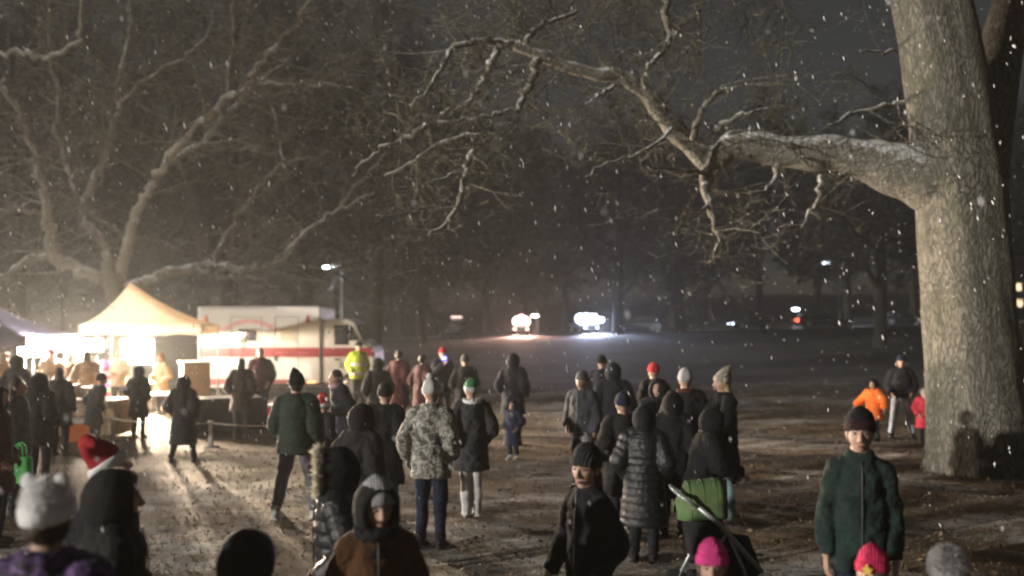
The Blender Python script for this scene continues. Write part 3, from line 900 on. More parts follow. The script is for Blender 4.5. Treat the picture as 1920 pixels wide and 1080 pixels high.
for i, (px, Y, rz, lab) in enumerate(TABLES):
    o = tp0 if i == 0 else copy_tree(tp0)
    x = X(px, Y); o.location = (x, Y, gz(x, Y)); o.rotation_euler = (0, 0, rz); tag(o, lab, 'table', 'folding tables by the tents')
tp0.scale = (.6, .8, 1)
x = X(416, 19.2); cloth(x, 19.2, .42, 1.5, .75, .74, fabric('black_cloth', (.012, .012, .012)), 'black cloth hanging to the ground from the table beside the ambulance')
x = X(158, 18.3); cloth(x, 18.3, .05, 1.5, .75, .74, fabric('tan_cloth', (.36, .26, .17), snow=False), 'tan cloth over the table left of the striped pole')
x = X(240, 24.0); cloth(x, 24.0, .05, 1.5, .75, .74, fabric('cream_cloth', (.50, .40, .28), snow=False), 'cream cloth over the table under the glaring lamp')

def crate(label, px, py, Y, s, col, name='cardboard_box', cat='box', group=None, open_flaps=True):
    p = W(px, py, Y); root = empty(name, p); tag(root, label, cat, group)
    b = MB(); b.box((0, 0, s[2] / 2), s); bevel(b.build('body', simple('card_%d' % (col[0] * 1000), col, .8, 0, .2, 5, .2), root, False), .008)
    t = MB(); t.box((0, 0, s[2] + .003), (s[0] * .16, s[1] * 1.0, .004)); t.build('tape', simple('tape', (.55, .45, .3), .4), root, False)
for k, (px, Y, s, lab) in enumerate([(130, 18.2, (.34, .3, .28), 'tan cardboard box at the left end of the tan clothed table'), (168, 18.3, (.4, .32, .22), 'flat tan cardboard box right of the centre on the tan clothed table'), (228, 24.0, (.36, .3, .26), 'small cardboard box on the cream cloth below the lamp')]):
    crate(lab, px, HOR + (CZ - .765 - gz(X(px, Y), Y)) * F / Y, Y, s, (.42, .30, .18), group='cardboard boxes on the tables')

def cabinet():
    Y = 22.2; x = X(365, Y); root = empty('tan_cabinet', (x, Y, gz(x, Y)), R(28)); tag(root, 'tall tan cabinet with a dark side standing under the tent edge', 'cabinet')
    b = MB(); b.box((0, 0, .66), (.62, .6, 1.3)); bevel(b.build('body', simple('tan_panel', (.40, .31, .20), .5, 0, .1, 3), root, False), .015)
    d = MB(); d.box((0, -.312, .68), (.56, .024, 1.2)); bevel(d.build('door', simple('tan_door', (.46, .36, .24), .45, 0, .1, 3), root, False), .01)
    h = MB(); h.box((.2, -.34, .8), (.03, .03, .25)); h.build('handle', STEEL, root, False)
    s = MB(); s.box((.314, 0, .66), (.02, .56, 1.24)); s.build('side_panel', BLACKP, root, False)
    t = MB(); t.box((0, 0, 1.33), (.70, .68, .04)); t.build('top', WHITE, root, False)
cabinet()

def striped_pole():
    Y = 18.5; x = X(197, Y); root = empty('striped_light_pole', (x, Y, gz(x, Y))); tag(root, 'glowing candy striped pole of red white and green bands between the tents', 'light pole')
    cols = [('red', (1, .06, .08)), ('white', (1, .85, .8)), ('red', (1, .06, .08)), ('green', (.2, .9, .4)), ('pink', (1, .25, .55)), ('white', (1, .85, .8))]
    z = .12; k = 0
    while z < 1.34:
        h = .085; nm, c = cols[k % len(cols)]
        m = MB(); m.tube([(0, 0, z), (0, 0, z + h * .96)], .085, 16)
        m.build('light_band', emit('band_' + nm, c, 1.6 if nm != 'white' else 1.0), root); z += h; k += 1
    b = MB(); b.loft([(0, .22, .22), (.04, .22, .22), (.06, .12, .12), (.12, .1, .1)], 20); b.build('base', WHITE, root)
    c = MB(); c.ell((0, 0, z + .06), (.09, .09, .09)); c.build('finial', emit('band_pink', (1, .25, .55), 1.6), root)
striped_pole()

def barrier():
    pos = [(395, 17.2), (212, 17.6), (560, 17.0), (30, 18.2)]
    labs = ['white barrier post on the bare brown ground left of the green jacket man', 'white barrier post near the foot of the striped pole', 'white barrier post behind the man in the green jacket', 'white barrier post at the far left by the blue tent']
    r0 = empty('barrier_post'); p = MB(); p.box((0, 0, .58), (.07, .07, 1.1)); p.box((0, 0, 1.14), (.10, .10, .04)); bevel(p.build('post', simple('weathered_white', (.42, .40, .37), .7, 0, .2, 6), r0, False), .01)
    f = MB(); f.loft([(0, .17, .17), (.03, .17, .17), (.05, .06, .06)], 16); f.build('foot', BLACKP, r0)
    tops = []
    for i, (px, Y) in enumerate(pos):
        o = r0 if i == 0 else copy_tree(r0); x = X(px, Y); z = gz(x, Y); o.location = (x, Y, z); o.scale = (1, 1, .42)
        tag(o, labs[i], 'post', 'barrier posts around the tents'); tops.append(Vector((x, Y, z + .45)))
    def rope(a, b, lab):
        pts = [a.lerp(b, t / 12) - Vector((0, 0, .05 * math.sin(math.pi * t / 12))) for t in range(13)]
        m = MB(); m.tube(pts, .011, 6); o = m.build('barrier_rope', simple('cream_rope', (.6, .55, .45), .8, 0, .1, 9)); tag(o, lab, 'rope', 'barrier ropes')
    rope(tops[3], tops[1], 'pale rope strung left from the striped pole')
    rope(tops[1], tops[0], 'pale rope strung between the striped pole and the white post')
    rope(tops[0], tops[2], 'pale rope strung from the white post to behind the green jacket man')
barrier()

def cooler(label, px, Y, col, rz=0):
    x = X(px, Y); root = empty('cooler_box', (x, Y, gz(x, Y)), rz); tag(root, label, 'cooler')
    b = MB(); b.box((0, 0, .2), (.56, .36, .36)); bevel(b.build('body', simple('cooler_%d' % int(col[0] * 99), col, .4, 0, .1, 4), root, False), .03, 3)
    l = MB(); l.box((0, 0, .405), (.59, .39, .07)); bevel(l.build('lid', WHITE, root, False), .02, 2)
    h = MB(); h.tube([(-.3, 0, .3), (-.34, 0, .34), (-.34, 0, .5), (.34, 0, .5), (.34, 0, .34), (.3, 0, .3)], .014, 6); h.build('handle', BLACKP, root)
cooler('red cooler with a white lid behind the green jacket man', 524, 21.0, (.65, .06, .035))

def bag(label, px, py, Y, w, h, d, col, name='shopping_bag', cat='bag', tr=False):
    p = W(px, py, Y); root = empty(name, p); tag(root, label, cat)
    m = MB(); secs = []
    for z, k in ((0, .9), (.02, 1.0), (.5, 1.05), (.95, 1.0), (1.0, .96)): secs.append((z * h, w / 2 * k, d / 2 * (k if z < .5 else k * .8)))
    n = 24; rings = []
    for z, rx, ry in secs:
        ring = []
        for j in range(n):
            a = 2 * math.pi * j / n; c, s = math.cos(a), math.sin(a)
            ring.append(Vector((rx * math.copysign(abs(c) ** .5, c) * (1 + .03 * math.sin(5 * a + z * 9)), ry * math.copysign(abs(s) ** .5, s), z)))
        rings.append(ring)
    m.rings(rings); m.build('body', fabric('bag_%d_%d' % (col[0] * 99, col[1] * 99), col, .5, False), root)
    for s in (-1, 1):
        hm = MB(); hm.tube([(-w * .22, s * d * .3, h * .98), (-w * .18, s * d * .3, h + .12), (0, s * d * .25, h + .17), (w * .18, s * d * .3, h + .12), (w * .22, s * d * .3, h * .98)], .009, 6); hm.build('handle', fabric('bag_%d_%d' % (col[0] * 99, col[1] * 99), col, .5, False), root)
bag('bright green bag hanging beside the puffer sleeve at the left edge', 38, 905, 10.6, .26, .30, .14, (.10, .50, .11))
bag('yellow bag standing on the tan clothed table edge at left', 72, 748, 17.6, .28, .40, .2, (.75, .38, .03))
bag('red bag hanging low beside the barrier at the left', 88, 800, 16.6, .26, .26, .16, (.60, .035, .03))
cooler('small orange cooler standing in for an orange light left of the striped pole', 156, 17.4, (.75, .20, .05), .3)  # cooler added in place of an orange light, its colour imitates the glow

# ------------------------------------------------------------------ stroller
def stroller():
    Y = 7.3; x = X(1330, Y); root = empty('stroller', (x, Y, gz(x, Y)), R(0)); tag(root, 'stroller with a green canopy and pale frame beside the group of dark coats', 'stroller'); root.scale = (.9, .9, .94)
    GR = simple('green_canopy_cloth', (.115, .185, .07), .7, 0, .15, 5, .2); BL = simple('blue_grey_trim', (.20, .28, .30), .7, 0, .1, 5); FR = simple('pale_grey_frame', (.40, .42, .43), .4, .4, .1, 5)
    # x runs from handle (right) to front (left); canopy = quarter barrel
    cx, cz = -.04, 1.02
    def arcs(x0, x1, hw, hg, k=8, back=True, lift=0.0):
        rings = []
        for i in range(k + 1):
            f = i / k; xx = x0 + (x1 - x0) * f
            sc = min(1.0, .35 + 1.1 * math.sin(min(1, f * 1.6) * math.pi / 2)) if back else 1.0
            ring = []
            for j in range(15):
                u = -1 + 2 * j / 14
                ring.append(Vector((xx + .10 * (1 - u * u) * 0, u * hw * min(1, sc + .15), .80 + lift + hg * sc * (1 - abs(u) ** 3.2) + .04 * f)))
            rings.append(ring)
        return rings
    def skin(rings, name, mat):
        mb = MB(); vs = []; fs = []; n = len(rings[0])
        for r in rings: vs += r
        for i in range(len(rings) - 1):
            for j in range(n - 1): fs.append((i * n + j, i * n + j + 1, (i + 1) * n + j + 1, (i + 1) * n + j))
        mb.add(vs, fs); o = mb.build(name, mat, root); s = o.modifiers.new('s', 'SOLIDIFY'); s.thickness = .012
    skin(arcs(-.30, .10, .25, .28), 'canopy', GR)
    skin(arcs(.10, .18, .255, .285, 2, False), 'canopy_trim', BL)
    for xx in (-.20, -.08, .03):
        sc = min(1.0, .35 + 1.1 * math.sin(min(1, (xx + .30) / .40 * 1.6) * math.pi / 2)); rb = MB()
        rb.tube([(xx, -1.0 * .252 * min(1, sc + .15) + .504 * min(1, sc + .15) * j / 14, .806 + .283 * sc * (1 - abs(-1 + j / 7) ** 3.2) + .04 * (xx + .30) / .40) for j in range(15)], .009, 6); rb.build('canopy_rib', simple('rib_green', (.06, .10, .04), .7), root)
    f = MB()
    for sy in (-1, 1):
        y = sy * .26
        f.tube([(-.15, y, .93), (.02, y, .80), (.28, y, .52), (.40, y, .40)], [.021, .021, .024, .02], 8)
        f.tube([(.10, y, .72), (-.12, y, .42), (-.26, y, .16)], .015, 8)
        f.tube([(.10, y, .72), (.24, y, .42), (.34, y, .16)], .015, 8)
        f.tube([(-.15, y, .93), (-.30, y, 1.02)], .014, 8)
        f.tube([(-.26, y, .16), (.34, y, .16)], .012, 6)
    f.tube([(-.30, -.26, 1.02), (-.34, 0, 1.05), (-.30, .26, 1.02)], .018, 8); f.tube([(.40, -.26, .40), (.40, .26, .40)], .015, 8)
    f.build('frame', FR, root)
    s = MB(); s.tube([(-.10, 0, .86), (-.02, 0, .58), (.05, 0, .48), (.26, 0, .48), (.36, 0, .30)], [.16, .2, .2, .18, .12], 14)
    for i in range(len(s.v)): v = s.v[i]; s.v[i] = (v[0], v[1] * 1.05, v[2])
    s.build('seat', fabric('dark_seat', (.02, .02, .022)), root)
    b = MB(); b.box((.03, 0, .24), (.42, .40, .14)); bevel(b.build('basket', fabric('dark_seat', (.02, .02, .022)), root, False), .04)
    for wx, r in ((-.26, .14), (.34, .10)):
        for sy in (-1, 1):
            w = wheel(root, wx, sy * .27, r, .045, sy)
stroller()

# ------------------------------------------------------------------ vehicles on the road
def car(name, label, px, Y, heading, body_col, head=None, tail=None, L=4.5, H=1.46, group='cars on the far road', suv=False, lamp_power=0, roof_lights=False, k=1.0, flood=None):
    x = X(px, Y); root = empty(name, (x, Y, gz(x, Y) + .03), heading); tag(root, label, 'car', group)
    paint = simple('car_paint_%d' % int(body_col[0] * 1000), body_col, .25, .3, .08, 2)
    belt = H * .62
    st = [(-L / 2, .70, .42, belt * .86), (-L / 2 + .12, .84, .30, belt * .98), (-L * .3, .90, .24, belt), (0, .91, .22, belt), (L * .2, .90, .22, belt * .98), (L * .36, .88, .24, belt * .86), (L / 2 - .12, .82, .30, belt * .76), (L / 2, .68, .40, belt * .62)]
    b = MB(); b.rings([ring_yz(a, hw, z0, z1) for a, hw, z0, z1 in st]); b.build('body', paint, root)
    c = MB(); back = -L * (.47 if suv else .40)
    secs = [(belt - .06, back, L * .24, .84), (belt + (H - belt) * .5, back + .12, L * .13, .76), (H - .05, back + (.2 if suv else .62), L * .03, .66)]
    rings = []
    for z, x0, x1, hw in secs:
        n = 20; ring = []
        for j in range(n):
            a = 2 * math.pi * j / n; cc, ss = math.cos(a), math.sin(a)
            ring.append(Vector(((x0 + x1) / 2 + (x1 - x0) / 2 * math.copysign(abs(cc) ** .5, cc), hw * math.copysign(abs(ss) ** .5, ss), z)))
        rings.append(ring)
    c.rings(rings); c.build('windows', GLASS, root)
    rf = MB(); z, x0, x1, hw = secs[2]
    rr = []
    for zz, k in ((z - .005, 1.02), (z + .04, .98), (z + .055, .8)):
        ring = []
        for j in range(20):
            a = 2 * math.pi * j / 20; cc, ss = math.cos(a), math.sin(a)
            ring.append(Vector(((x0 + x1) / 2 + k * (x1 - x0) / 2 * math.copysign(abs(cc) ** .5, cc), k * hw * math.copysign(abs(ss) ** .5, ss), zz)))
        rr.append(ring)
    rf.rings(rr); rf.build('roof', paint, root)
    for wx in (-L * .3, L * .31):
        wheel(root, wx, .80, .33, .22, 1); wheel(root, wx, -.80, .33, .22, -1)
    for sy in (-1, 1):
        h = MB(); h.ell((L / 2 - .05, sy * .56, belt * .56), (.07, .17 * k, (.10 if k < 1.5 else .15) * k)); h.build('headlight', emit('head_%s' % name_col(head[0]), head[0], head[1]) if head else GLASS, root)
        t = MB(); t.ell((-L / 2 + .05, sy * .62, belt * .74), (.08, .20, .13) if tail else (.06, .14, .10)); t.build('taillight', emit('tail_red', (1, .10, .05), tail) if tail else simple('tail_off', (.2, .01, .01), .3), root)
        if lamp_power:
            d = bpy.data.lights.new('headlight_beam', 'SPOT'); d.energy = lamp_power; d.color = head[0]; d.spot_size = R(75); d.spot_blend = .9; d.shadow_soft_size = .1
            o = bpy.data.objects.new('headlight_beam', d); C.objects.link(o); o.parent = root; o.location = (L / 2 + .06, sy * .56, belt * .56); o.rotation_euler = (R(88), 0, R(-90))
    if flood:  # added bar with glowing balls that imitate headlight glare, not real lamps
        fl = MB(); fl.box((L * .2, 0, H * .86), (.10, 2.3, .50)); fb_ = fl.build('glare_bar', BLACKP, root, False)
        for yy, zz, r in flood:
            fp = MB(); fp.ell((L * .2 + .06, yy, H * zz), (.08, r, r)); fp.build('flood_lamp', emit('flood_%s' % name_col(head[0]), head[0], head[1]), fb_)
    if roof_lights:
        r = MB(); r.box((0, 0, H + .07), (.25, 1.1, .1)); r.build('roof_lights', emit('roof_bar', (1, .7, .6), 3), root, False)
    return root
car('car', 'car facing the lawn with warm glaring headlights', 978, 86.5, R(-92), (.10, .10, .11), ((1, .58, .48), 11), None, lamp_power=9000, k=2.0, suv=True, H=1.8, flood=[(-.34, .74, .46), (.34, .74, .46), (0, .86, .40)])
car('car', 'car with blue white glaring headlights lighting the snowy air', 1096, 86.0, R(-78), (.10, .11, .12), ((.60, .70, 1), 13), None, suv=True, H=1.7, lamp_power=13000, k=2.4, flood=[(-.70, .84, .46), (-.10, .84, .48), (.50, .80, .36), (.98, .78, .30), (1.40, .78, .24)])
car('car', 'dark sedan seen side on facing left with one bluish headlight', 1412, 88, R(186), (.03, .03, .035), ((.7, .8, 1), 25), None, lamp_power=1500, k=2.8)
car('car', 'dark hatchback facing right between a red taillight and white headlights', 1542, 88, R(-8), (.05, .05, .055), ((.9, .93, 1), 25), 14, lamp_power=2500, L=4.9, k=3.0)
car('car', 'unlit dark car almost hidden left of the massive pale trunk', 1690, 90, R(4), (.03, .03, .03))
car('car', 'dark car parked unlit right of the blue white headlights', 1195, 90, R(176), (.25, .25, .26), suv=True)
car('pickup_truck', 'dark tall vehicle with small reddish roof lights left of the warm headlights', 856, 92, R(-95), (.06, .06, .07), suv=True, H=1.9, roof_lights=True)

# ------------------------------------------------------------------ street lamps, house
def street_lamp(label, px, py, Y, strength, power, col, arm=1.2, size=.3, group='lamps beyond the lawn'):
    p = W(px, py, Y); g0 = gz(p.x + arm, Y); hz = p.z - g0
    root = empty('street_lamp', (p.x + arm, Y, g0)); tag(root, label, 'street lamp', group)
    pl = MB(); pl.tube([(0, 0, -.1), (0, 0, .5), (0, 0, hz * .96), (-arm * .15, 0, hz + .12), (-arm * .8, 0, hz + .14)], [.10, .08, .055, .045, .035], 10); pl.build('pole', STEEL, root)
    h = MB(); h.ell((-arm, 0, hz + .12), (size, size * .5, .09)); h.build('head', STEEL, root)
    l = MB(); l.ell((-arm, 0, hz), (size * .85, size * .45, .11)); l.build('lens', emit('lens_%d' % strength, col, strength), root)
    if power:
        o = point('lamp_light', (-arm, 0, hz - .25), power, col, .15); o.parent = root
street_lamp('bright white street lamp high above the ambulance cab', 611, 501, 68, 60, 900, (.9, .93, 1), 1.2, .36)
street_lamp('dim bluish street lamp high between the limb and the far cars', 1548, 493, 96, 6, 0, (.75, .82, 1), 1.5, .45)
street_lamp('small post lamp just above right of the warm headlights', 1003, 592, 104, 22, 0, (1, .85, .7), .3, .5)
street_lamp('small post lamp just above the blue white headlights', 1112, 591, 104, 22, 0, (1, .95, .95), .3, .45)
street_lamp('small white lamp above the red taillight', 1492, 580, 104, 26, 0, (.85, .85, 1), .4, .5)

def house():
    Y = 98; x0 = X(1850, Y); x = x0 + 7.5; root = empty('house', (x, Y, gz(x, Y))); tag(root, 'dark house with two small lit windows right of the massive trunk', 'house')
    SID = simple('dark_siding', (.035, .035, .038), .8, 0, .2, .6)
    w = MB(); w.box((0, 4, 2.9), (15, 8, 5.8)); w.build('wall', SID, root, False)
    r = MB(); r.v = [(-7.9, -.5, 5.7), (7.9, -.5, 5.7), (7.9, 8.5, 5.7), (-7.9, 8.5, 5.7), (-7.9, 4, 8.8), (7.9, 4, 8.8)]
    r.f = [[0, 1, 5, 4], [2, 3, 4, 5], [0, 4, 3], [1, 2, 5], [0, 3, 2, 1]]; r.m = [0] * 5
    ro = r.build('roof', simple('dark_shingle', (.03, .03, .032), .9, 0, .3, 2), root, False)
    cm = MB(); cm.box((3, 4, 8.9), (.8, .8, 1.6)); cm.build('chimney', SID, ro, False)
    for px, py, lit in ((1905, 538, 1), (1907, 568, 1), (1975, 538, 0), (1975, 568, 0), (2040, 568, 0)):
        p = W(px, py, Y); lx = p.x - x; lz = p.z - root.location.z
        f = MB(); f.box((lx, -.03, lz), (1.25, .06, .95)); fo = f.build('window', WHITE, root, False)
        g = MB(); g.box((lx, -.07, lz), (1.05, .03, .72)); g.build('pane', emit('lit_window', (1, .72, .42), 2.2) if lit else GLASS, fo, False)
        mu = MB(); mu.box((lx, -.092, lz), (.05, .015, .72)); mu.build('mullion', WHITE, fo, False)
house()

# ------------------------------------------------------------------ people
SKIN = simple('skin', (.50, .31, .235), .55, 0, .1, 12, .1, .4)
SKIN_D = simple('skin_dark', (.20, .115, .08), .55, 0, .1, 12, .1, .4)
HAIR_B = simple('brown_hair', (.045, .028, .018), .6, 0, .4, 40, .3)
HAIR_L = simple('fair_hair', (.34, .25, .13), .6, 0, .3, 40, .3)
LIP = simple('lips', (.36, .17, .145), .5, 0, .1, 20)
EYE = simple('eye_dark', (.03, .022, .018), .2, 0, .2, 30)
EYEW = simple('eye_white', (.36, .33, .31), .3, 0, .05, 30)
FUR_C = fabric('cream_fur', (.60, .53, .40), .95, False)
FUR_W = fabric('white_fur', (.86, .85, .85), .95, False, .08)
FUR_G = fabric('grey_fur', (.26, .25, .25), .95, True)
FUR_T = fabric('tan_fur', (.36, .28, .17), .95, False)

_wr = bpy.data.textures.new('wrinkle', 'CLOUDS'); _wr.noise_scale = .10; _wr.noise_depth = 3
_wr2 = bpy.data.textures.new('wrinkle_small', 'CLOUDS'); _wr2.noise_scale = .06; _wr2.noise_depth = 2

def fuse(o, vox, sm=4, wr=0.0, tex=None):
    m = o.modifiers.new('fuse', 'REMESH'); m.mode = 'VOXEL'; m.voxel_size = vox; m.use_smooth_shade = True
    s = o.modifiers.new('smooth', 'SMOOTH'); s.iterations = sm; s.factor = .5
    if wr:
        d = o.modifiers.new('wrinkles', 'DISPLACE'); d.texture = tex or _wr; d.strength = wr; d.mid_level = .5
    return o

def spikes(mb, pts, nrm, L, r, rng, per=1, jit=.5):
    for p, n in zip(pts, nrm):
        for k in range(per):
            d = (n + Vector((rng.gauss(0, jit), rng.gauss(0, jit), rng.gauss(0, jit)))).normalized()
            u = d.orthogonal().normalized(); w = d.cross(u)
            q = p + Vector((rng.gauss(0, r), rng.gauss(0, r), rng.gauss(0, r)))
            a, b, c = [q + (u * math.cos(t) + w * math.sin(t)) * r for t in (0, 2.1, 4.2)]
            mb.add([a, b, c, q + d * L * rng.uniform(.6, 1.3)], [(0, 1, 3), (1, 2, 3), (2, 0, 3)])

def hand(mb, wrist, dirv, palm, sgn, s, curl=.55, fat=1.0):
    d = dirv.normalized(); n = (palm - d * palm.dot(d)).normalized(); sd = d.cross(n) * sgn
    a = wrist; b = wrist + d * .085 * s
    rings = []
    for t, w, th in ((-.02, .028, .024), (.0, .030, .022), (.3, .038, .018), (.8, .043, .016), (1.0, .041, .014)):
        c = wrist + d * (.088 * t * s if t >= 0 else t * s)
        rings.append([c + sd * (math.cos(2 * math.pi * j / 10) * w * s * fat) + n * (math.sin(2 * math.pi * j / 10) * th * s * fat) for j in range(10)])
    mb.rings(rings)
    for k, (off, L) in enumerate(((.030, .072), (.011, .080), (-.010, .074), (-.030, .058))):
        p = wrist + d * .083 * s + sd * off * s
        pts = [p - d * .01 * s]; ang = .15; q = p
        for sg in (.45, .32, .26):
            ang += curl * (.55 + .08 * k)
            q = q + (d * math.cos(ang) + n * math.sin(ang)) * L * sg * s + sd * off * .04 * s
            pts.append(q)
        mb.tube(pts, [.0098 * s * fat, .0095 * s * fat, .0085 * s * fat, .007 * s * fat], 7)
    p = wrist + d * .022 * s + sd * .030 * s
    q1 = p + (d * .6 + sd * .75 + n * .25).normalized() * .036 * s; q2 = q1 + (d * .85 + sd * .3 + n * .45).normalized() * .032 * s; q3 = q2 + (d * .9 + n * .5).normalized() * .022 * s
    mb.tube([p - sd * .012 * s, q1, q2, q3], [.014 * s * fat, .0115 * s * fat, .010 * s * fat, .008 * s * fat], 7)

def head_geo(mb, M, hs):
    def fn(p, d):
        x, y, z = p
        if z < 0:
            t = min(1, -z / .118); x *= 1 - .34 * t ** 1.5
            if y > 0: y *= 1 - .55 * t
            else: y *= 1 - .10 * t
        if z > .05: y *= 1.0
        # eye sockets, cheeks
        if y < 0:
            for sx in (-1, 1):
                g = math.exp(-(((x - sx * .032) / .018) ** 2 + ((z - .012) / .014) ** 2)); y += .012 * g
                g = math.exp(-(((x - sx * .042) / .02) ** 2 + ((z + .028) / .022) ** 2)); y -= .005 * g
            y -= .006 * math.exp(-((z - .036) / .012) ** 2) * math.exp(-(x / .05) ** 2)
            y -= .008 * math.exp(-((z + .10) / .016) ** 2) * math.exp(-(x / .024) ** 2)
            y -= .006 * math.exp(-((z + .062) / .012) ** 2) * math.exp(-(x / .024) ** 2)
            y += .004 * math.exp(-((z + .082) / .008) ** 2) * math.exp(-(x / .024) ** 2)
        return Vector((x, y, z))
    Ms = M @ Matrix.Scale(hs, 4)
    mb.ell((0, 0, 0), (.074, .094, .118), 40, 30, Ms, fn)
    T = lambda v: Ms @ Vector(v)
    mb.tube([T((0, -.086, .026)), T((0, -.100, .0)), T((0, -.114, -.026)), T((0, -.100, -.040))], [.009 * hs, .0105 * hs, .0145 * hs, .010 * hs], 8)
    for s in (-1, 1):
        mb.ell((0, 0, 0), (.011, .010, .009), 8, 6, Ms @ Matrix.Translation((s * .013, -.100, -.034)))
        mb.ell((0, 0, 0), (.012, .022, .033), 8, 8, Ms @ Matrix.Translation((s * .075, .008, .0)))

ARMS = {
    'down': ((.225, .03, 1.14), (.235, -.05, .88)),
    'wide': ((.26, .02, 1.15), (.29, -.06, .90)),
    'half': ((.275, .04, 1.16), (.31, -.12, .93)),
    'bent': ((.225, .05, 1.14), (.10, -.25, 1.10)),
    'pocket': ((.26, .08, 1.15), (.19, -.12, .96)),
    'phone': ((.25, -.12, 1.17), (.07, -.30, 1.40)),
    'out': ((.36, -.02, 1.19), (.47, -.16, .98)),
    'push': ((.23, -.10, 1.17), (.16, -.38, 1.05)),
}
LEGS = {
    'stand': ((.10, 0), (.11, .03)), 'wide': ((.20, -.04), (.22, .06)), 'walk': ((.09, -.26), (.09, .24)), 'close': ((.07, 0), (.07, .02)),
}

def person(label, px, Y, H, yaw=0, coat=None, hem=.78, puff=0.0, puffer=False, legs='stand', trousers=None, shoes=None, la='pocket', ra='pocket',
           hat=None, hatmat=None, hatrim=None, pom=None, hood=None, fur=None, furmat=None, hair=None, hairlen=0, look=0, pitch=0, lean=0.0,
           gloves=None, skin=SKIN, group=None, face=True, scarf=None, collar=True, fine=None, vroll=0, vest=None, wid=1.0, extra=None, zoff=0.0):
    rng = random.Random(hash((round(px), round(Y * 10))) & 0xffff)
    x = X(px, Y); s = H / 1.75; hs = s ** .5 * .99; sh = (s ** .82) * wid
    root = empty('person', (x, Y, gz(x, Y) + zoff), R(yaw)); tag(root, label, 'person', group)
    vox = fine or min(.016, max(.0065, Y * .00115))
    ln = math.tan(R(lean))
    def P(v):   # unit pose -> local
        z = v[2] * s
        y = v[1] * sh
        if v[2] > .93: y -= ln * (z - .93 * s)
        return Vector((v[0] * sh, y, z))
    chin = H - .236 * hs
    hc = Vector((0, -.02 * hs, H - .118 * hs)); hc.y -= ln * (hc.z - .93 * s)
    M = Matrix.Translation(hc) @ Matrix.Rotation(-R(yaw), 4, 'Z') @ Matrix.Rotation(R(vroll), 4, 'Y') @ Matrix.Rotation(R(yaw), 4, 'Z') @ Euler((R(pitch + lean * .3), 0, R(look)), 'XYZ').to_matrix().to_4x4()
    Ms = M @ Matrix.Scale(hs, 4)
    shz = 1.44
    limbs = []
    for sg, arm in ((-1, la), (1, ra)):
        e, w = ARMS[arm]
        S = P((sg * .155, 0, 1.405)); E = P((sg * e[0], e[1], e[2])); Wv = P((sg * w[0], w[1], w[2])); limbs.append((sg, S, E, Wv))
    lg = []
    (ax, ay), (bx, by) = LEGS[legs]
    for sg, qx, qy in ((-1, ax, ay), (1, bx, by)):
        Hh = P((sg * .09, 0, .93)); A = P((sg * qx, qy, .085)); K = (Hh + A) / 2 + Vector((0, -.035 * sh, .02 * s)); lg.append((sg, Hh, K, A))
    # body: one continuous surface
    b = MB()
    head_geo(b, M, hs)
    nb = Vector((0, .01 - ln * .5 * s, 1.40 * s))
    b.tube([nb, hc + (M.to_3x3() @ Vector((0, .012, -.075))) * hs], [.062 * hs, .056 * hs], 14)
    for z, rx, ry in (): pass
    def sec(z, rx, ry, y=0): 
        p = P((0, y, z)); return (p.z, rx * sh, ry * sh, p.y)
    b.loft([sec(.84, .12, .09), sec(.93, .155, .10), sec(1.08, .135, .09), sec(1.28, .16, .105), sec(1.40, .15, .09), sec(1.46, .09, .07)], 20)
    for sg, S, E, Wv in limbs:
        b.tube([P((sg * .10, 0, 1.41)), S, E, Wv], [.06 * sh, .055 * sh, .042 * sh, .030 * sh], 10)
        if not gloves:
            d = (Wv - E).normalized(); pal = Vector((-sg, .25, 0)) if abs(d.z) > .6 else Vector((-sg * .3, 0, -1))
            hand(b, Wv + d * .01, d, pal, sg if abs(d.z) > .6 else -sg, sh, .5)
    for sg, Hh, K, A in lg:
        b.tube([Hh + Vector((0, 0, .02)), K, A], [.085 * sh, .055 * sh, .038 * sh], 12)
        b.ell(A + Vector((0, -.055 * sh, -.045 * s)), (.04 * sh, .11 * sh, .035 * sh), 10, 6)
    fuse(b.build('body', skin, root), min(vox, .009) if Y < 7 else vox, 2)
    if face:
        for sx in (-1, 1):
            ew = MB(); ew.ell((0, 0, 0), (.014, .010, .0085), 10, 6, Ms @ Matrix.Translation((sx * .031, -.077, .012))); eo = ew.build('eye', EYEW, root)
            ey = MB(); ey.ell((0, 0, 0), (.0066, .006, .0066), 8, 6, Ms @ Matrix.Translation((sx * .031, -.085, .012))); ey.build('iris', EYE, eo)
            br = MB(); br.tube([Ms @ Vector((sx * .014, -.094, .032)), Ms @ Vector((sx * .032, -.095, .037)), Ms @ Vector((sx * .052, -.080, .031))], [.0035 * hs, .0045 * hs, .003 * hs], 6)
            br.build('eyebrow', hair or HAIR_B, root)
        lp = MB()
        lp.tube([Ms @ Vector((-.024, -.083, -.064)), Ms @ Vector((-.008, -.099, -.059)), Ms @ Vector((.008, -.099, -.059)), Ms @ Vector((.024, -.083, -.064))], [.002 * hs, .0048 * hs, .0048 * hs, .002 * hs], 6)
        lp.tube([Ms @ Vector((-.022, -.083, -.067)), Ms @ Vector((0, -.100, -.071)), Ms @ Vector((.022, -.083, -.067))], [.002 * hs, .006 * hs, .002 * hs], 6)
        lp.build('mouth', LIP, root)
    # trousers
    tm = trousers or fabric('dark_trousers', (.016, .017, .022))
    t = MB()
    t.loft([sec(.80, .155, .115), sec(.90, .175, .125), sec(1.0, .165, .115)], 20)
    for sg, Hh, K, A in lg:
        t.tube([Hh + Vector((0, 0, -.01)), Hh.lerp(K, .5), K, K.lerp(A, .6), A + Vector((0, 0, .02))], [.105 * sh, .092 * sh, .074 * sh, .064 * sh, .062 * sh], 14)
    fuse(t.build('trousers', tm, root), vox, 4, .035 * s)
    sm = shoes or fabric('dark_boots', (.014, .013, .013), .5)
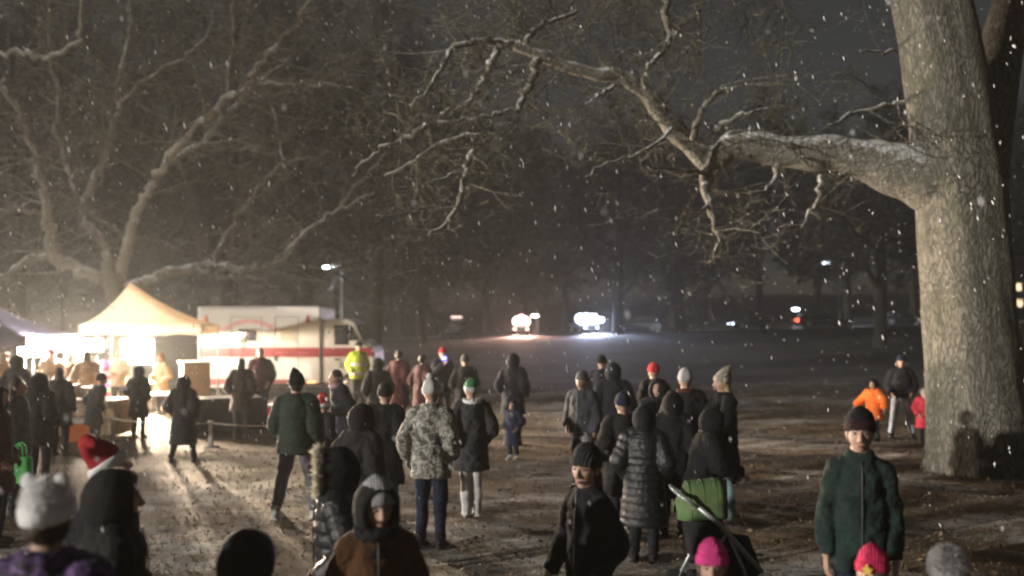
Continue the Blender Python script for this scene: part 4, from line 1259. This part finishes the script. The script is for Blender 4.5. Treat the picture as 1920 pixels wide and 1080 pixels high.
    for sg, Hh, K, A in lg:
        bt = MB(); bt.tube([A + Vector((0, .01, .10 * s)), A + Vector((0, 0, -.02)), A + Vector((0, -.01, -.05 * s))], [.060 * sh, .056 * sh, .058 * sh], 12)
        bt.ell(A + Vector((0, -.055 * sh, -.042 * s)), (.052 * sh, .135 * sh, .045 * s), 14, 8)
        bt.box((A.x, A.y - .055 * sh, .012), (.09 * sh, .25 * sh, .024))
        fuse(bt.build('boot', sm, root), vox, 3)
    # coat
    cm = coat or fabric('black_coat', (.014, .014, .016))
    c = MB(); p_ = puff
    hz = hem
    zs = []
    z = hz
    base = [(1.60, .088, .090), (1.53, .090, .092), (1.475, .115, .100), (1.42, .160, .118), (1.28, .178, .135), (1.10, .168, .132), (.95, .178, .140), (.80, .190, .148), (.55, .215, .170), (.30, .23, .185)]
    def prof(z):
        for (za, xa, ya), (zb, xb, yb) in zip(base, base[1:]):
            if zb <= z <= za:
                f = (z - zb) / (za - zb); return xb + (xa - xb) * f, yb + (ya - yb) * f
        return base[-1][1:]
    top = 1.565 if collar else 1.49
    secs = []
    steps = max(14, int((top - hz) / .022))
    for i in range(steps + 1):
        z = hz + (top - hz) * i / steps
        rx, ry = prof(z); q = p_ * (1 if z < 1.45 else max(0.0, (1.56 - z) / .11))
        if puffer and z < 1.45: q += .013 * abs(math.sin((z - hz) / .085 * math.pi)) - .006
        rx += q; ry += q
        zz = z
        if z > 1.46: zz = z
        p = P((0, .004, zz)); secs.append((min(p.z, chin + .02 * hs) if z > 1.5 else p.z, rx * sh, ry * sh, p.y))
    c.loft(secs, 28)
    for sg, S, E, Wv in limbs:
        d = (Wv - E).normalized()
        pts = [P((sg * .055, 0, 1.455)), S, S.lerp(E, .33), S.lerp(E, .66), E, E.lerp(Wv, .33), E.lerp(Wv, .66), Wv - d * .005]
        rad = [.055, .078, .078, .077, .073, .067, .061, .054]
        rad = [(r + p_ * .8) * sh for r in rad]
        pp, rr = catmull(pts, rad, 5)
        if puffer:
            acc = 0
            for i in range(1, len(pp)):
                acc += (pp[i] - pp[i - 1]).length; rr[i] += sh * (.012 * abs(math.sin(acc / .075 * math.pi)) - .006)
        c.tube(pp, rr, 14)
    co = fuse(c.build('coat', cm, root), max(vox, .008), 3 if puffer else 4, (.014 if puffer else .048) * s)
    # hem band / zip
    if Y < 13:
        zp = MB(); n0 = P((0, -1, 1.5))
        pts = []
        for i in range(9):
            z = hz + .03 + (1.45 - hz) * i / 8
            rx, ry = prof(z); p = P((0, 0, z)); pts.append(Vector((0, p.y - (ry + p_ + .004) * sh, p.z)))
        zp.tube(pts, .005, 6); zp.build('zip', simple('dull_zip', (.05, .05, .052), .5, 0, .2, 9), root)
    if gloves:
        for sg, S, E, Wv in limbs:
            g = MB(); d = (Wv - E).normalized(); pal = Vector((-sg, .25, 0)) if abs(d.z) > .6 else Vector((-sg * .3, 0, -1))
            g.tube([Wv - d * .04, Wv + d * .02], [.050 * sh, .042 * sh], 12); hand(g, Wv + d * .01, d, pal, sg if abs(d.z) > .6 else -sg, sh, .5, 1.25)
            fuse(g.build('glove', gloves, root), min(vox, .006) if Y < 7 else vox, 2)
    if scarf:
        q = MB(); n = 28; pts = [Vector((math.cos(2 * math.pi * k / n) * .095 * hs, hc.y + .02 + math.sin(2 * math.pi * k / n) * .095 * hs, chin - .01 + .018 * math.sin(3 * k)) ) for k in range(n + 1)]
        q.tube(pts, .038 * hs, 10); fuse(q.build('scarf', scarf, root), vox, 2, .02)
    if vest:
        v = MB(); ss = []
        for i in range(20):
            z = .80 + (1.45 - .80) * i / 19; rx, ry = prof(z); p = P((0, .004, z)); ss.append((p.z, (rx + .022 + p_) * sh, (ry + .022 + p_) * sh, p.y))
        v.loft(ss, 28); fuse(v.build('vest', vest, root), .014, 2, .012)
        for zz in (.92, 1.16):
            w = MB(); ss = []
            for dz in (-.035, .035):
                rx, ry = prof(zz + dz); p = P((0, .004, zz + dz)); ss.append((p.z, (rx + .032 + p_) * sh, (ry + .032 + p_) * sh, p.y))
            w.loft(ss, 28); w.build('reflective_band', simple('reflective', (.8, .8, .78), .25, .2, .05, 5), root)
    # hair
    if hair:
        h = MB()
        h.ell((0, 0, 0), (.082, .098, .112), 20, 14, Ms @ Matrix.Translation((0, .018, .018)))
        if hairlen:
            h.loft([(-.02, .085, .06, .045), (-.10, .095, .05, .055), (-.10 - hairlen * .6, .10, .045, .055), (-.10 - hairlen, .07, .025, .05)], 18, Ms)
        # keep it off the face
        fuse(h.build('hair', hair, root), vox * .8, 2, .015, _wr2)
    hm = hatmat or fabric('black_knit', (.014, .014, .015))
    if hat in ('beanie', 'pointed', 'furry'):
        Mh = Ms @ Euler((R(-10), 0, 0), 'XYZ').to_matrix().to_4x4() @ Matrix.Translation((0, .006, .020))
        q = MB()
        if hat == 'pointed': tops = [(.10, .078, .092, .01), (.14, .058, .066, .022), (.175, .036, .040, .045), (.205, .018, .019, .065), (.215, .006, .006, .072)]
        else: tops = [(.085, .083, .100), (.115, .068, .083), (.138, .045, .055), (.152, .018, .022), (.155, .004, .005)]
        q.loft([(-.005, .086, .104), (.02, .088, .107), (.055, .088, .107)] + tops, 28, Mh)
        ho = fuse(q.build('hat', hm, root), min(vox, .008), 1, .012, _wr2)
        q = MB(); q.loft([(-.004, .089, .107), (.0, .095, .113), (.025, .097, .115), (.05, .095, .113), (.056, .088, .106)], 32, Mh)
        q.build('hat_cuff', hatrim or hm, ho)
        if hat == 'furry':
            q = MB(); pts = []; nr = []
            for k in range(2600 if Y < 6 else 400):
                a = rng.uniform(0, 6.283); z = rng.uniform(0, .15); rr = .09 * math.sqrt(max(.05, 1 - (max(0, z - .05) / .105) ** 2)); pts.append(Mh @ Vector((math.cos(a) * rr, math.sin(a) * rr * 1.18, z))); nr.append(Vector((math.cos(a), math.sin(a), .6)).normalized())
            spikes(q, pts[::(1 if hm is not FUR_W else 3)], nr[::(1 if hm is not FUR_W else 3)], (.018 if hm is not FUR_W else .010) * hs, .0028, rng, 1, .6); q.build('fur', hm, ho, False)
        if pom:
            zt = .165 if hat != 'pointed' else .215; q = MB(); ctr = Mh @ Vector((0, .0 if hat != 'pointed' else .05, zt))
            q.ell(ctr, (.030 * hs,) * 3, 14, 9); pts = []; nr = []
            for k in range(220): 
                d = Vector((rng.gauss(0, 1), rng.gauss(0, 1), rng.gauss(0, 1))).normalized(); pts.append(ctr + d * .026 * hs); nr.append(d)
            spikes(q, pts, nr, .020 * hs, .004, rng, 1, .3); q.build('pompom', pom, ho)
        if hat == 'furry' and hatrim is FUR_W:
            for sx in (-1, 1):
                q = MB(); q.ell(Mh @ Vector((sx * .062, 0, .135)), (.03 * hs, .018 * hs, .032 * hs), 12, 8); q.build('hat_ear', FUR_W, ho)
    if hat == 'santa':
        Mh = Ms @ Euler((R(-12), 0, 0), 'XYZ').to_matrix().to_4x4() @ Matrix.Translation((0, .006, 0))
        q = MB(); q.tube([Mh @ Vector(v) for v in ((0, 0, .02), (0, 0, .09), (-.015, .02, .15), (-.06, .05, .20), (-.12, .07, .205), (-.165, .08, .165))], [.098 * hs, .094 * hs, .075 * hs, .055 * hs, .036 * hs, .018 * hs], 20)
        ho = fuse(q.build('hat', fabric('santa_red', (.34, .025, .03)), root), min(vox, .01), 2, .02)
        q = MB(); n = 26; q.rings([[Mh @ Vector((math.cos(2 * math.pi * k / n) * (.088 + .022 * math.cos(a)), math.sin(2 * math.pi * k / n) * (.105 + .022 * math.cos(a)), .03 + .036 * math.sin(a))) for a in [2 * math.pi * j / 10 for j in range(10)]] for k in range(n)], closed=True)
        to = q.build('fur_trim', FUR_W, ho); d = to.modifiers.new('d', 'DISPLACE'); d.texture = _wr2; d.strength = .012
        if not vroll: q = MB(); q.ell(Mh @ Vector((-.17, .08, .15)), (.034 * hs,) * 3, 14, 9); q.build('pompom', FUR_W, ho)
    if hood:
        # hood shell open at the face
        q = MB(); rings = []; inner = []
        n = 26
        for th in (48, 62, 78, 95, 112, 130, 148, 165, 178):
            for (lst, k) in ((rings, 1.0), (inner, .86)):
                ring = []
                for j in range(n):
                    a = 2 * math.pi * j / n
                    st, ct = math.sin(R(th)), math.cos(R(th))
                    zc = math.sin(a); xc = math.cos(a)
                    pnt = Vector((xc * st * .128 * k, .018 - ct * .150 * k, -.005 + zc * st * (.158 if zc > 0 else .172) * k))
                    ring.append(Ms @ pnt)
                lst.append(ring)
        q.rings(inner[::-1] + rings, cap=True)
        ho = q.build('hood', hood, root); d = ho.modifiers.new('d', 'DISPLACE'); d.texture = _wr; d.strength = .02
        q = MB(); q.loft([(chin - .13 * hs, .14 * hs, .12 * hs, hc.y + .02), (chin - .06 * hs, .12 * hs, .115 * hs, hc.y + .02), (chin + .015 * hs, .112 * hs, .112 * hs, hc.y + .03)], 22); q.build('hood_neck', hood, root)
        if furmat:
            q = MB(); pts = []; nr = []; n = 60; ring = []
            for j in range(n):
                a = 2 * math.pi * j / n; st, ct = math.sin(R(46)), math.cos(R(46)); zc = math.sin(a)
                ring.append((Ms @ Vector((math.cos(a) * st * .132, .018 - ct * .152, -.005 + zc * st * (.163 if zc > 0 else .177))), (M.to_3x3() @ Vector((math.cos(a), -.55, zc))).normalized()))
            q.tube([r_[0] for r_ in ring] + [ring[0][0]], .032 * hs, 8)
            for r_ in ring:
                for k in range(26 if Y < 8 else 8): pts.append(r_[0]); nr.append(r_[1])
            spikes(q, pts, nr, .058 * hs, .006, rng, 1, .75); q.build('fur_trim', furmat, ho)
    return root, s, sh

fb = fabric
BLK = lambda k=0: fb('black_cloth_%d' % k, ((.011, .011, .012), (.016, .016, .019), (.022, .021, .020), (.014, .016, .022))[k])
BLKS = fb('black_shell', (.015, .015, .017), .38, True, .2, .5)
NAVY = fb('navy_cloth', (.018, .022, .045))
DGREEN = fb('dark_green_cloth', (.022, .040, .030))
TEAL = fb('dark_teal_fleece', (.026, .046, .040))
MAROON = fb('maroon_cloth', (.085, .022, .024))
GREYC = fb('grey_cloth', (.12, .12, .12))
GREYL = fb('pale_grey_knit', (.40, .40, .42))
WHT = fb('white_knit', (.68, .67, .66), .9, False)
TAN = fb('tan_coat', (.34, .24, .15)); BROWN = fb('brown_coat', (.12, .055, .024))
PINK = fb('pink_knit', (.85, .075, .30)); CERISE = fb('cerise_knit', (.62, .035, .11))
REDK = fb('red_knit', (.45, .035, .04)); ORANGE = fb('orange_jacket', (.85, .17, .03), .7, False)
REDJ = fb('red_jacket', (.52, .04, .06), .7, False); JEANS = fb('pale_jeans', (.46, .51, .62), .85, False)
GREENK = fb('green_knit', (.06, .22, .09)); BEIGEK = fb('beige_knit', (.42, .38, .31)); GREYT = fb('grey_trousers', (.13, .125, .14))
PURPLE = camo('purple_camo', [(.035, .025, .05), (.11, .065, .17), (.055, .045, .06), (.19, .12, .28)], 8)
GCAMO = camo('grey_camo', [(.09, .09, .08), (.34, .33, .29), (.16, .16, .14), (.46, .45, .42)], 11)
WHL = camo('white_leggings_print', [(.62, .62, .60), (.72, .72, .70), (.30, .33, .30)], 14)
LIME = fb('lime_vest', (.50, .64, .045), .6, False)

# foreground
person('person in a purple camouflage coat and white fur hat with ears seen from behind', 88, 3.25, 1.70, 178, PURPLE, .72, .03, la='pocket', ra='pocket', hat='furry', hatmat=FUR_W, hatrim=FUR_W, hair=HAIR_B, face=False)
person('person in a black hooded jacket wearing a red and white santa hat', 204, 5.0, 1.62, 130, BLK(1), .75, .03, hat='santa', hair=HAIR_B, look=15, vroll=-26)
person('person in a dark jacket with a snow flecked black hood facing right at lower left', 212, 4.1, 1.60, 118, BLK(2), .75, .025, hood=BLK(2), look=-10, la='down', ra='down')
person('small black hooded figure seen from behind low in the left foreground', 440, 3.6, 1.42, 170, BLK(0), .6, .02, hood=BLK(0), face=False, pitch=8, lean=10)
person('person in a big dark hood and brown coat with grey knit cap facing the camera', 707, 4.4, 1.49, 12, fb('rust_coat', (.075, .034, .014)), .62, .02, hood=BLK(2), hat='beanie', hatmat=GREYL, scarf=BLK(1), look=12, pitch=6, wid=.9)
person('person in a shiny black puffer with a cream fur edged hood facing left', 640, 5.3, 1.55, -82, BLKS, .55, .03, True, hood=BLK(1), furmat=FUR_C, look=0, pitch=0, face=True, lean=2)
person('woman in a black jacket and pompom beanie looking left with a lit face', 1102, 5.2, 1.56, -48, BLK(1), .62, .015, hat='beanie', hatmat=fb('dark_grey_knit', (.035, .035, .037)), pom=FUR_G, hair=HAIR_B, hairlen=.22, la='half', ra='pocket', gloves=fb('cream_glove', (.55, .47, .33), .9, False), look=16, wid=.8)
person('tall man in a dark teal quarter zip fleece and black cap with hands lowered', 1612, 5.5, 1.73, -14, fb('deep_teal_fleece', (.020, .034, .030)), .80, .012, hat='beanie', hatmat=BLK(0), hatrim=fb('black_red_band', (.03, .012, .013)), la='down', ra='down', trousers=NAVY, look=-6, hair=HAIR_B, wid=.84)
person('child in a bright pink knit hat at the bottom right of the stroller', 1335, 4.4, 1.21, -12, BLK(2), .6, .02, hat='beanie', hatmat=PINK, hair=HAIR_B, hairlen=.1)
person('child in a cerise hat with a yellow badge in front of the teal fleece man', 1636, 4.3, 1.20, -22, BLK(3), .6, .02, hat='beanie', hatmat=CERISE)
person('person in a shaggy grey fur hat at the bottom right corner', 1778, 4.0, 1.24, 165, GREYC, .6, .02, hat='furry', hatmat=FUR_G, face=False, wid=1.15)
# middle left
person('man in a dark green puffer jacket and pointed black hat seen from behind', 556, 10.6, 1.68, 172, fb('green_puffer', (.034, .048, .038)), .80, .035, True, legs='wide', hat='pointed', trousers=GREYT, shoes=WHT, la='down', ra='bent', face=False, hair=HAIR_B, wid=1.08)
person('person in a black coat with a tan fur collar hood seen from behind', 672, 8.2, 1.53, 150, BLK(2), .5, .035, hood=BLK(2), furmat=FUR_T, face=False, lean=4)
person('person in a dark coat with a pale pink scarf leaning behind the fur collar hood', 648, 13.2, 1.58, -60, BLK(3), .7, .03, hair=HAIR_B, hairlen=.12, scarf=fb('pink_scarf', (.45, .28, .34), .9, False), lean=12, la='bent', ra='bent')
person('child in a red and white santa hat beside the green puffer man', 606, 12.2, 1.26, 150, BLK(1), .6, .02, hat='santa', face=False)
person('person in a lime yellow hi vis jacket with white bands by the ambulance cab', 672, 24.3, 1.72, 25, LIME, .78, .03, vest=LIME, hat='beanie', hatmat=BLK(0))
person('person in a maroon and black jacket standing against the ambulance stripe', 488, 20.4, 1.74, 10, fb('dark_maroon', (.055, .015, .015)), .80, .04, legs='stand', hair=HAIR_B, scarf=MAROON, la='down', ra='pocket')
person('short figure in a long black coat alone on the lit ground beside the white post', 344, 14.9, 1.40, 175, BLK(2), .38, .05, legs='wide', hood=BLK(2), face=False)
person('dark hooded figure standing directly in front of the glaring work lamp', 260, 18.2, 1.42, 170, BLK(2), .5, .03, hood=BLK(2), face=False)
person('person in a camouflage jacket and white pompom hat walking away in navy trousers', 808, 9.2, 1.68, 165, GCAMO, .76, .03, trousers=NAVY, legs='stand', hat='beanie', hatmat=WHT, pom=FUR_W, face=False, la='pocket', ra='half', gloves=WHT)
person('person in a long grey coat with green hat and white fur collar and white leggings', 884, 10.7, 1.58, -170, fb('charcoal_coat', (.045, .045, .05)), 0.60, .03, trousers=WHT, shoes=WHT, hat='beanie', hatmat=GREENK, hatrim=WHT, scarf=FUR_W, face=False, legs='close')
person('person at the left edge in a black ribbed puffer with grey striped sleeves', 30, 10.9, 1.66, 100, fb('grey_puffer', (.12, .125, .125)), .78, .02, True, hair=HAIR_B, hairlen=.1, la='down', ra='down')
person('person in a maroon coat cut off by the left edge', -8, 9.4, 1.64, 100, MAROON, .6, .03, hood=BLK(1), face=False)
# under and around the tents
person('person in a dark jacket standing before the wide lamp panel at left', 32, 17.0, 1.66, 175, BLK(1), .78, .03, hood=BLK(2), face=False)
person('person in a tan coat under the blue tent with a red knit hat', 98, 20.6, 1.70, 20, TAN, .75, .03, hat='beanie', hatmat=REDK, la='bent', ra='bent')
person('person in a tan coat with brown hair nearest the striped pole', 163, 19.8, 1.66, 195, TAN, .75, .03, hair=HAIR_B, hairlen=.06, face=False)
person('person in a brown coat serving behind the tan clothed table', 132, 20.9, 1.62, 0, BROWN, .75, .03, hair=HAIR_L, hairlen=.1, la='bent', ra='bent')
person('person in a black coat left of the tan table with arms at the sides', 112, 15.6, 1.52, 180, BLK(2), .6, .03, hair=HAIR_B, hairlen=.1, face=False, la='down', ra='down')
person('person in a black coat bending just left of the striped pole', 176, 16.4, 1.36, 140, BLK(1), .6, .03, hat='beanie', face=False, lean=14)
person('person in a pale tan hooded coat at the far left under the blue tent', 8, 19.4, 1.64, 60, TAN, .75, .03, hood=TAN)
person('person in a cream coat serving under the peach tent beside the lamp', 222, 23.2, 1.62, 10, fb('cream_coat', (.5, .4, .28), .85, False), .75, .03, hair=HAIR_B, la='bent', ra='bent')
person('person in a tan coat right of the glaring lamp near the dark figure', 302, 22.6, 1.50, -30, TAN, .6, .03, hat='beanie', hatmat=BROWN, la='bent', ra='pocket')
# middle
person('person in a dark red coat right of the hi vis vest', 748, 20.0, 1.72, 150, fb('deep_red_coat', (.06, .014, .014)), .5, .04, hair=HAIR_B, face=False)
person('person in a dark coat crowding just left of the dark red coat', 708, 17.5, 1.62, 200, BLK(2), .6, .03, hood=BLK(2), face=False)
RB = person('person in a red hat holding a small glowing blue light', 830, 21.0, 1.70, 20, BLK(3), .75, .03, hat='beanie', hatmat=REDK, la='phone', ra='pocket')
person('dark coated figure behind the green hat and white collar', 872, 18.6, 1.62, 170, BLK(2), .6, .04, hat='beanie', hatmat=GREYC, face=False)
person('dark silhouette standing below the warm headlights', 962, 17.0, 1.70, 160, BLK(3), .6, .04, hood=BLK(3), face=False)
person('small child in navy with white shoes crouching on the lawn', 962, 15.3, .98, -30, NAVY, .45, .03, hood=NAVY, shoes=WHT, trousers=NAVY)
person('person in a dark jacket and grey cap below the blue white headlights', 1092, 12.3, 1.58, -35, fb('slate_jacket', (.045, .045, .055)), .78, .03, hat='beanie', hatmat=GREYC, la='pocket', ra='down')
person('tall dark hooded figure behind the grey capped person', 1150, 13.6, 1.70, 170, BLK(3), .6, .05, hood=BLK(3), face=False)
person('person in a red hat and black coat behind the group by the stroller', 1226, 14.2, 1.66, -160, BLK(1), .6, .03, hat='beanie', hatmat=REDK, face=False)
person('person with a small lit face in a dark hood under the red hat', 1232, 12.0, 1.48, -10, BLK(3), .6, .03, hood=BLK(3), la='bent', ra='bent')
person('person in a black coat and pale grey knit hat seen from behind', 1285, 11.0, 1.68, 176, BLK(1), .6, .04, hat='beanie', hatmat=GREYL, face=False, la='bent', ra='pocket', scarf=fb('rust_scarf', (.10, .03, .025)))
person('tall slim person in a long black coat and pointed beige hat facing left', 1356, 10.6, 1.68, -75, BLK(0), .45, .02, hat='pointed', hatmat=BEIGEK, hair=HAIR_L, hairlen=.02, la='push', ra='push', gloves=fb('cream_glove', (.55, .47, .33), .9, False))
person('person in a long black puffer coat standing with back turned left of the stroller', 1208, 8.7, 1.47, 165, BLKS, .42, .045, True, hood=BLK(1), face=False)
person('child in a bright orange jacket near the massive trunk', 1638, 17.8, 1.18, -60, ORANGE, .62, .05, la='out', ra='out', hood=BLK(0))
person('adult in a dark jacket and pale jeans standing beside the massive trunk', 1690, 18.2, 1.64, -20, BLK(1), .86, .03, legs='wide', trousers=JEANS, hat='beanie', hatmat=NAVY)
person('small child in a red jacket tucked against the massive trunk', 1733, 17.4, 1.02, -10, REDJ, .5, .04, hat='beanie', hatmat=BEIGEK)

# more of the packed dark crowd
person('person in a black parka pressed between the black puffer coat and the stroller', 1262, 9.7, 1.52, 160, BLK(0), .5, .04, hood=BLK(0), face=False)
person('dark coated person with a navy knit hat just left of the black puffer coat', 1168, 9.9, 1.50, 190, BLK(2), .5, .04, hat='beanie', hatmat=NAVY, face=False)
person('stooping person in a black coat pushing the stroller', 1312, 8.6, 1.46, 95, BLK(0), .5, .04, hood=BLK(0), la='push', ra='push', lean=12)
person('dark figure in a slate coat far back below the blue white headlights', 1128, 16.8, 1.66, 150, BLK(3), .6, .03, hat='beanie', face=False)
person('person in a black coat close behind the fur collar hood', 722, 10.4, 1.56, 165, BLK(0), .5, .04, hat='beanie', hatmat=BLK(2), face=False)
person('person in a dim maroon coat beside the red hat with the blue light', 792, 19.0, 1.66, 140, fb('dim_maroon', (.05, .015, .015)), .6, .03, hair=HAIR_B, face=False)
person('person in a black coat in front of the lamps between the two tents', 74, 13.2, 1.56, 170, BLK(0), .6, .04, hood=BLK(0), face=False)
person('person in a dark brown coat standing right of the black cloth table', 452, 18.0, 1.60, 185, fb('dark_brown', (.035, .022, .015)), .6, .03, hair=HAIR_B, hairlen=.1, face=False)

# small things people carry
def blue_light():
    p = W(833, 672, 20.6); o = MB(); o.box((0, 0, 0), (.10, .02, .07)); o = bevel(o.build('phone', emit('blue_screen', (.12, .12, 1), 9), None, False), .005); o.location = p
    tag(o, 'small glowing blue light held by the person in the red hat', 'light')
blue_light()
def badge():
    # yellow badge on the cerise hat
    r = [o for o in C.objects if o.get('label', '').startswith('child in a cerise hat')][0]
    m = MB(); n = 10; ctr = Vector((-.022, -.110, 1.145))
    pts = [ctr + Vector((math.cos(2 * math.pi * k / n + 1.57) * (.026 if k % 2 == 0 else .014), 0, math.sin(2 * math.pi * k / n + 1.57) * (.026 if k % 2 == 0 else .014))) for k in range(n)]
    off = Vector((0, .012, 0))
    m.add([p - off for p in pts] + [p + off for p in pts], [list(range(n)), [n + j for j in range(n)][::-1]] + [[j, j + n, (j + 1) % n + n, (j + 1) % n] for j in range(n)])
    m.build('badge', simple('yellow_badge', (.75, .52, .10), .5), r, False)
badge()

# ------------------------------------------------------------------ ground cover, falling snow
def litter():
    rng = np.random.RandomState(3)
    for nm, N, lab, matl, blades in (('leaf_litter', 26000, 'dead brown leaves scattered over the lawn', simple('dead_leaf', (.20, .14, .085), .8, 0, .5, 3), False),
                                     ('grass', 24000, 'short dull winter grass over the lawn', simple('winter_grass', (.10, .095, .05), .8, 0, .4, 2), True)):
        Y = 4 + 30 * rng.rand(N) ** 1.6; x = (rng.rand(N) - .5) * 2 * (Y * .62 + 1)
        z = ground_h(x, Y)
        a = rng.rand(N) * 6.283; s = (.012 + .02 * rng.rand(N)) if not blades else (.03 + .05 * rng.rand(N))
        if not blades:
            tilt = rng.randn(N) * .5
            ux, uy, uz = np.cos(a) * s, np.sin(a) * s, np.sin(tilt) * s
            vx, vy, vz = -np.sin(a) * s * .6, np.cos(a) * s * .6, np.sin(rng.randn(N) * .5) * s * .6
            zz = z + .012 + np.abs(uz) + np.abs(vz)
            q = np.stack([np.stack([x - ux, Y - uy, zz - uz], -1), np.stack([x - vx, Y - vy, zz - vz], -1), np.stack([x + ux, Y + uy, zz + uz], -1), np.stack([x + vx, Y + vy, zz + vz], -1)], 1).reshape(-1, 3)
            f = np.arange(N * 4).reshape(-1, 4)
        else:
            w = .004 + .004 * rng.rand(N); lx = rng.randn(N) * s * .5; ly = rng.randn(N) * s * .5
            q = np.stack([np.stack([x - np.cos(a) * w, Y - np.sin(a) * w, z - .005], -1), np.stack([x + np.cos(a) * w, Y + np.sin(a) * w, z - .005], -1), np.stack([x + lx, Y + ly, z + s], -1)], 1).reshape(-1, 3)
            f = np.arange(N * 3).reshape(-1, 3)
        me = bpy.data.meshes.new(nm); me.from_pydata(q.tolist(), [], f.tolist()); me.materials.append(matl)
        o = bpy.data.objects.new(nm, me); C.objects.link(o); tag(o, lab, nm.replace('_', ' '), kind='stuff')
litter()

def falling_snow():
    rng = random.Random(77); mb = MB()
    for i in range(3600):
        Y = 2.4 + 27 * rng.random() ** .7
        px = rng.uniform(-60, 1980); py = rng.uniform(-60, 1000)
        p = W(px, py, Y)
        if p.z < .2: continue
        L = rng.uniform(.010, .032) * (1 if Y > 6 else .6); w = L * rng.uniform(.2, .32)
        d = Vector((rng.gauss(.28, .14), rng.gauss(0, .2), -1)).normalized(); u = d.orthogonal().normalized(); v = d.cross(u)
        c = [p + (u * math.cos(t) + v * math.sin(t)) * w for t in (0, 1.57, 3.14, 4.71)]
        mb.add([p - d * L] + c + [p + d * L], [(0, 1, 2), (0, 2, 3), (0, 3, 4), (0, 4, 1), (5, 2, 1), (5, 3, 2), (5, 4, 3), (5, 1, 4)])
    o = mb.build('falling_snow', simple('snowflake', (.85, .86, .88), .7, 0, .05, 3)); tag(o, 'snowflakes falling through the night air', 'snow', kind='stuff')
falling_snow()

def haze():
    mb = MB(); mb.box((5, 66, 18), (180, 160, 40)); o = mb.build('haze', [], None, False)
    m = bpy.data.materials.new('haze_air'); m.use_nodes = True; t = m.node_tree
    t.nodes.remove(t.nodes['Principled BSDF'])
    v = node(t, 'ShaderNodeVolumePrincipled'); v.inputs['Color'].default_value = (.92, .93, .90, 1); v.inputs['Density'].default_value = .0008; v.inputs['Anisotropy'].default_value = .35
    t.links.new(v.outputs[0], t.nodes['Material Output'].inputs['Volume'])
    o.data.materials.append(m); tag(o, 'thin snowy night haze', 'haze', kind='stuff')
haze()
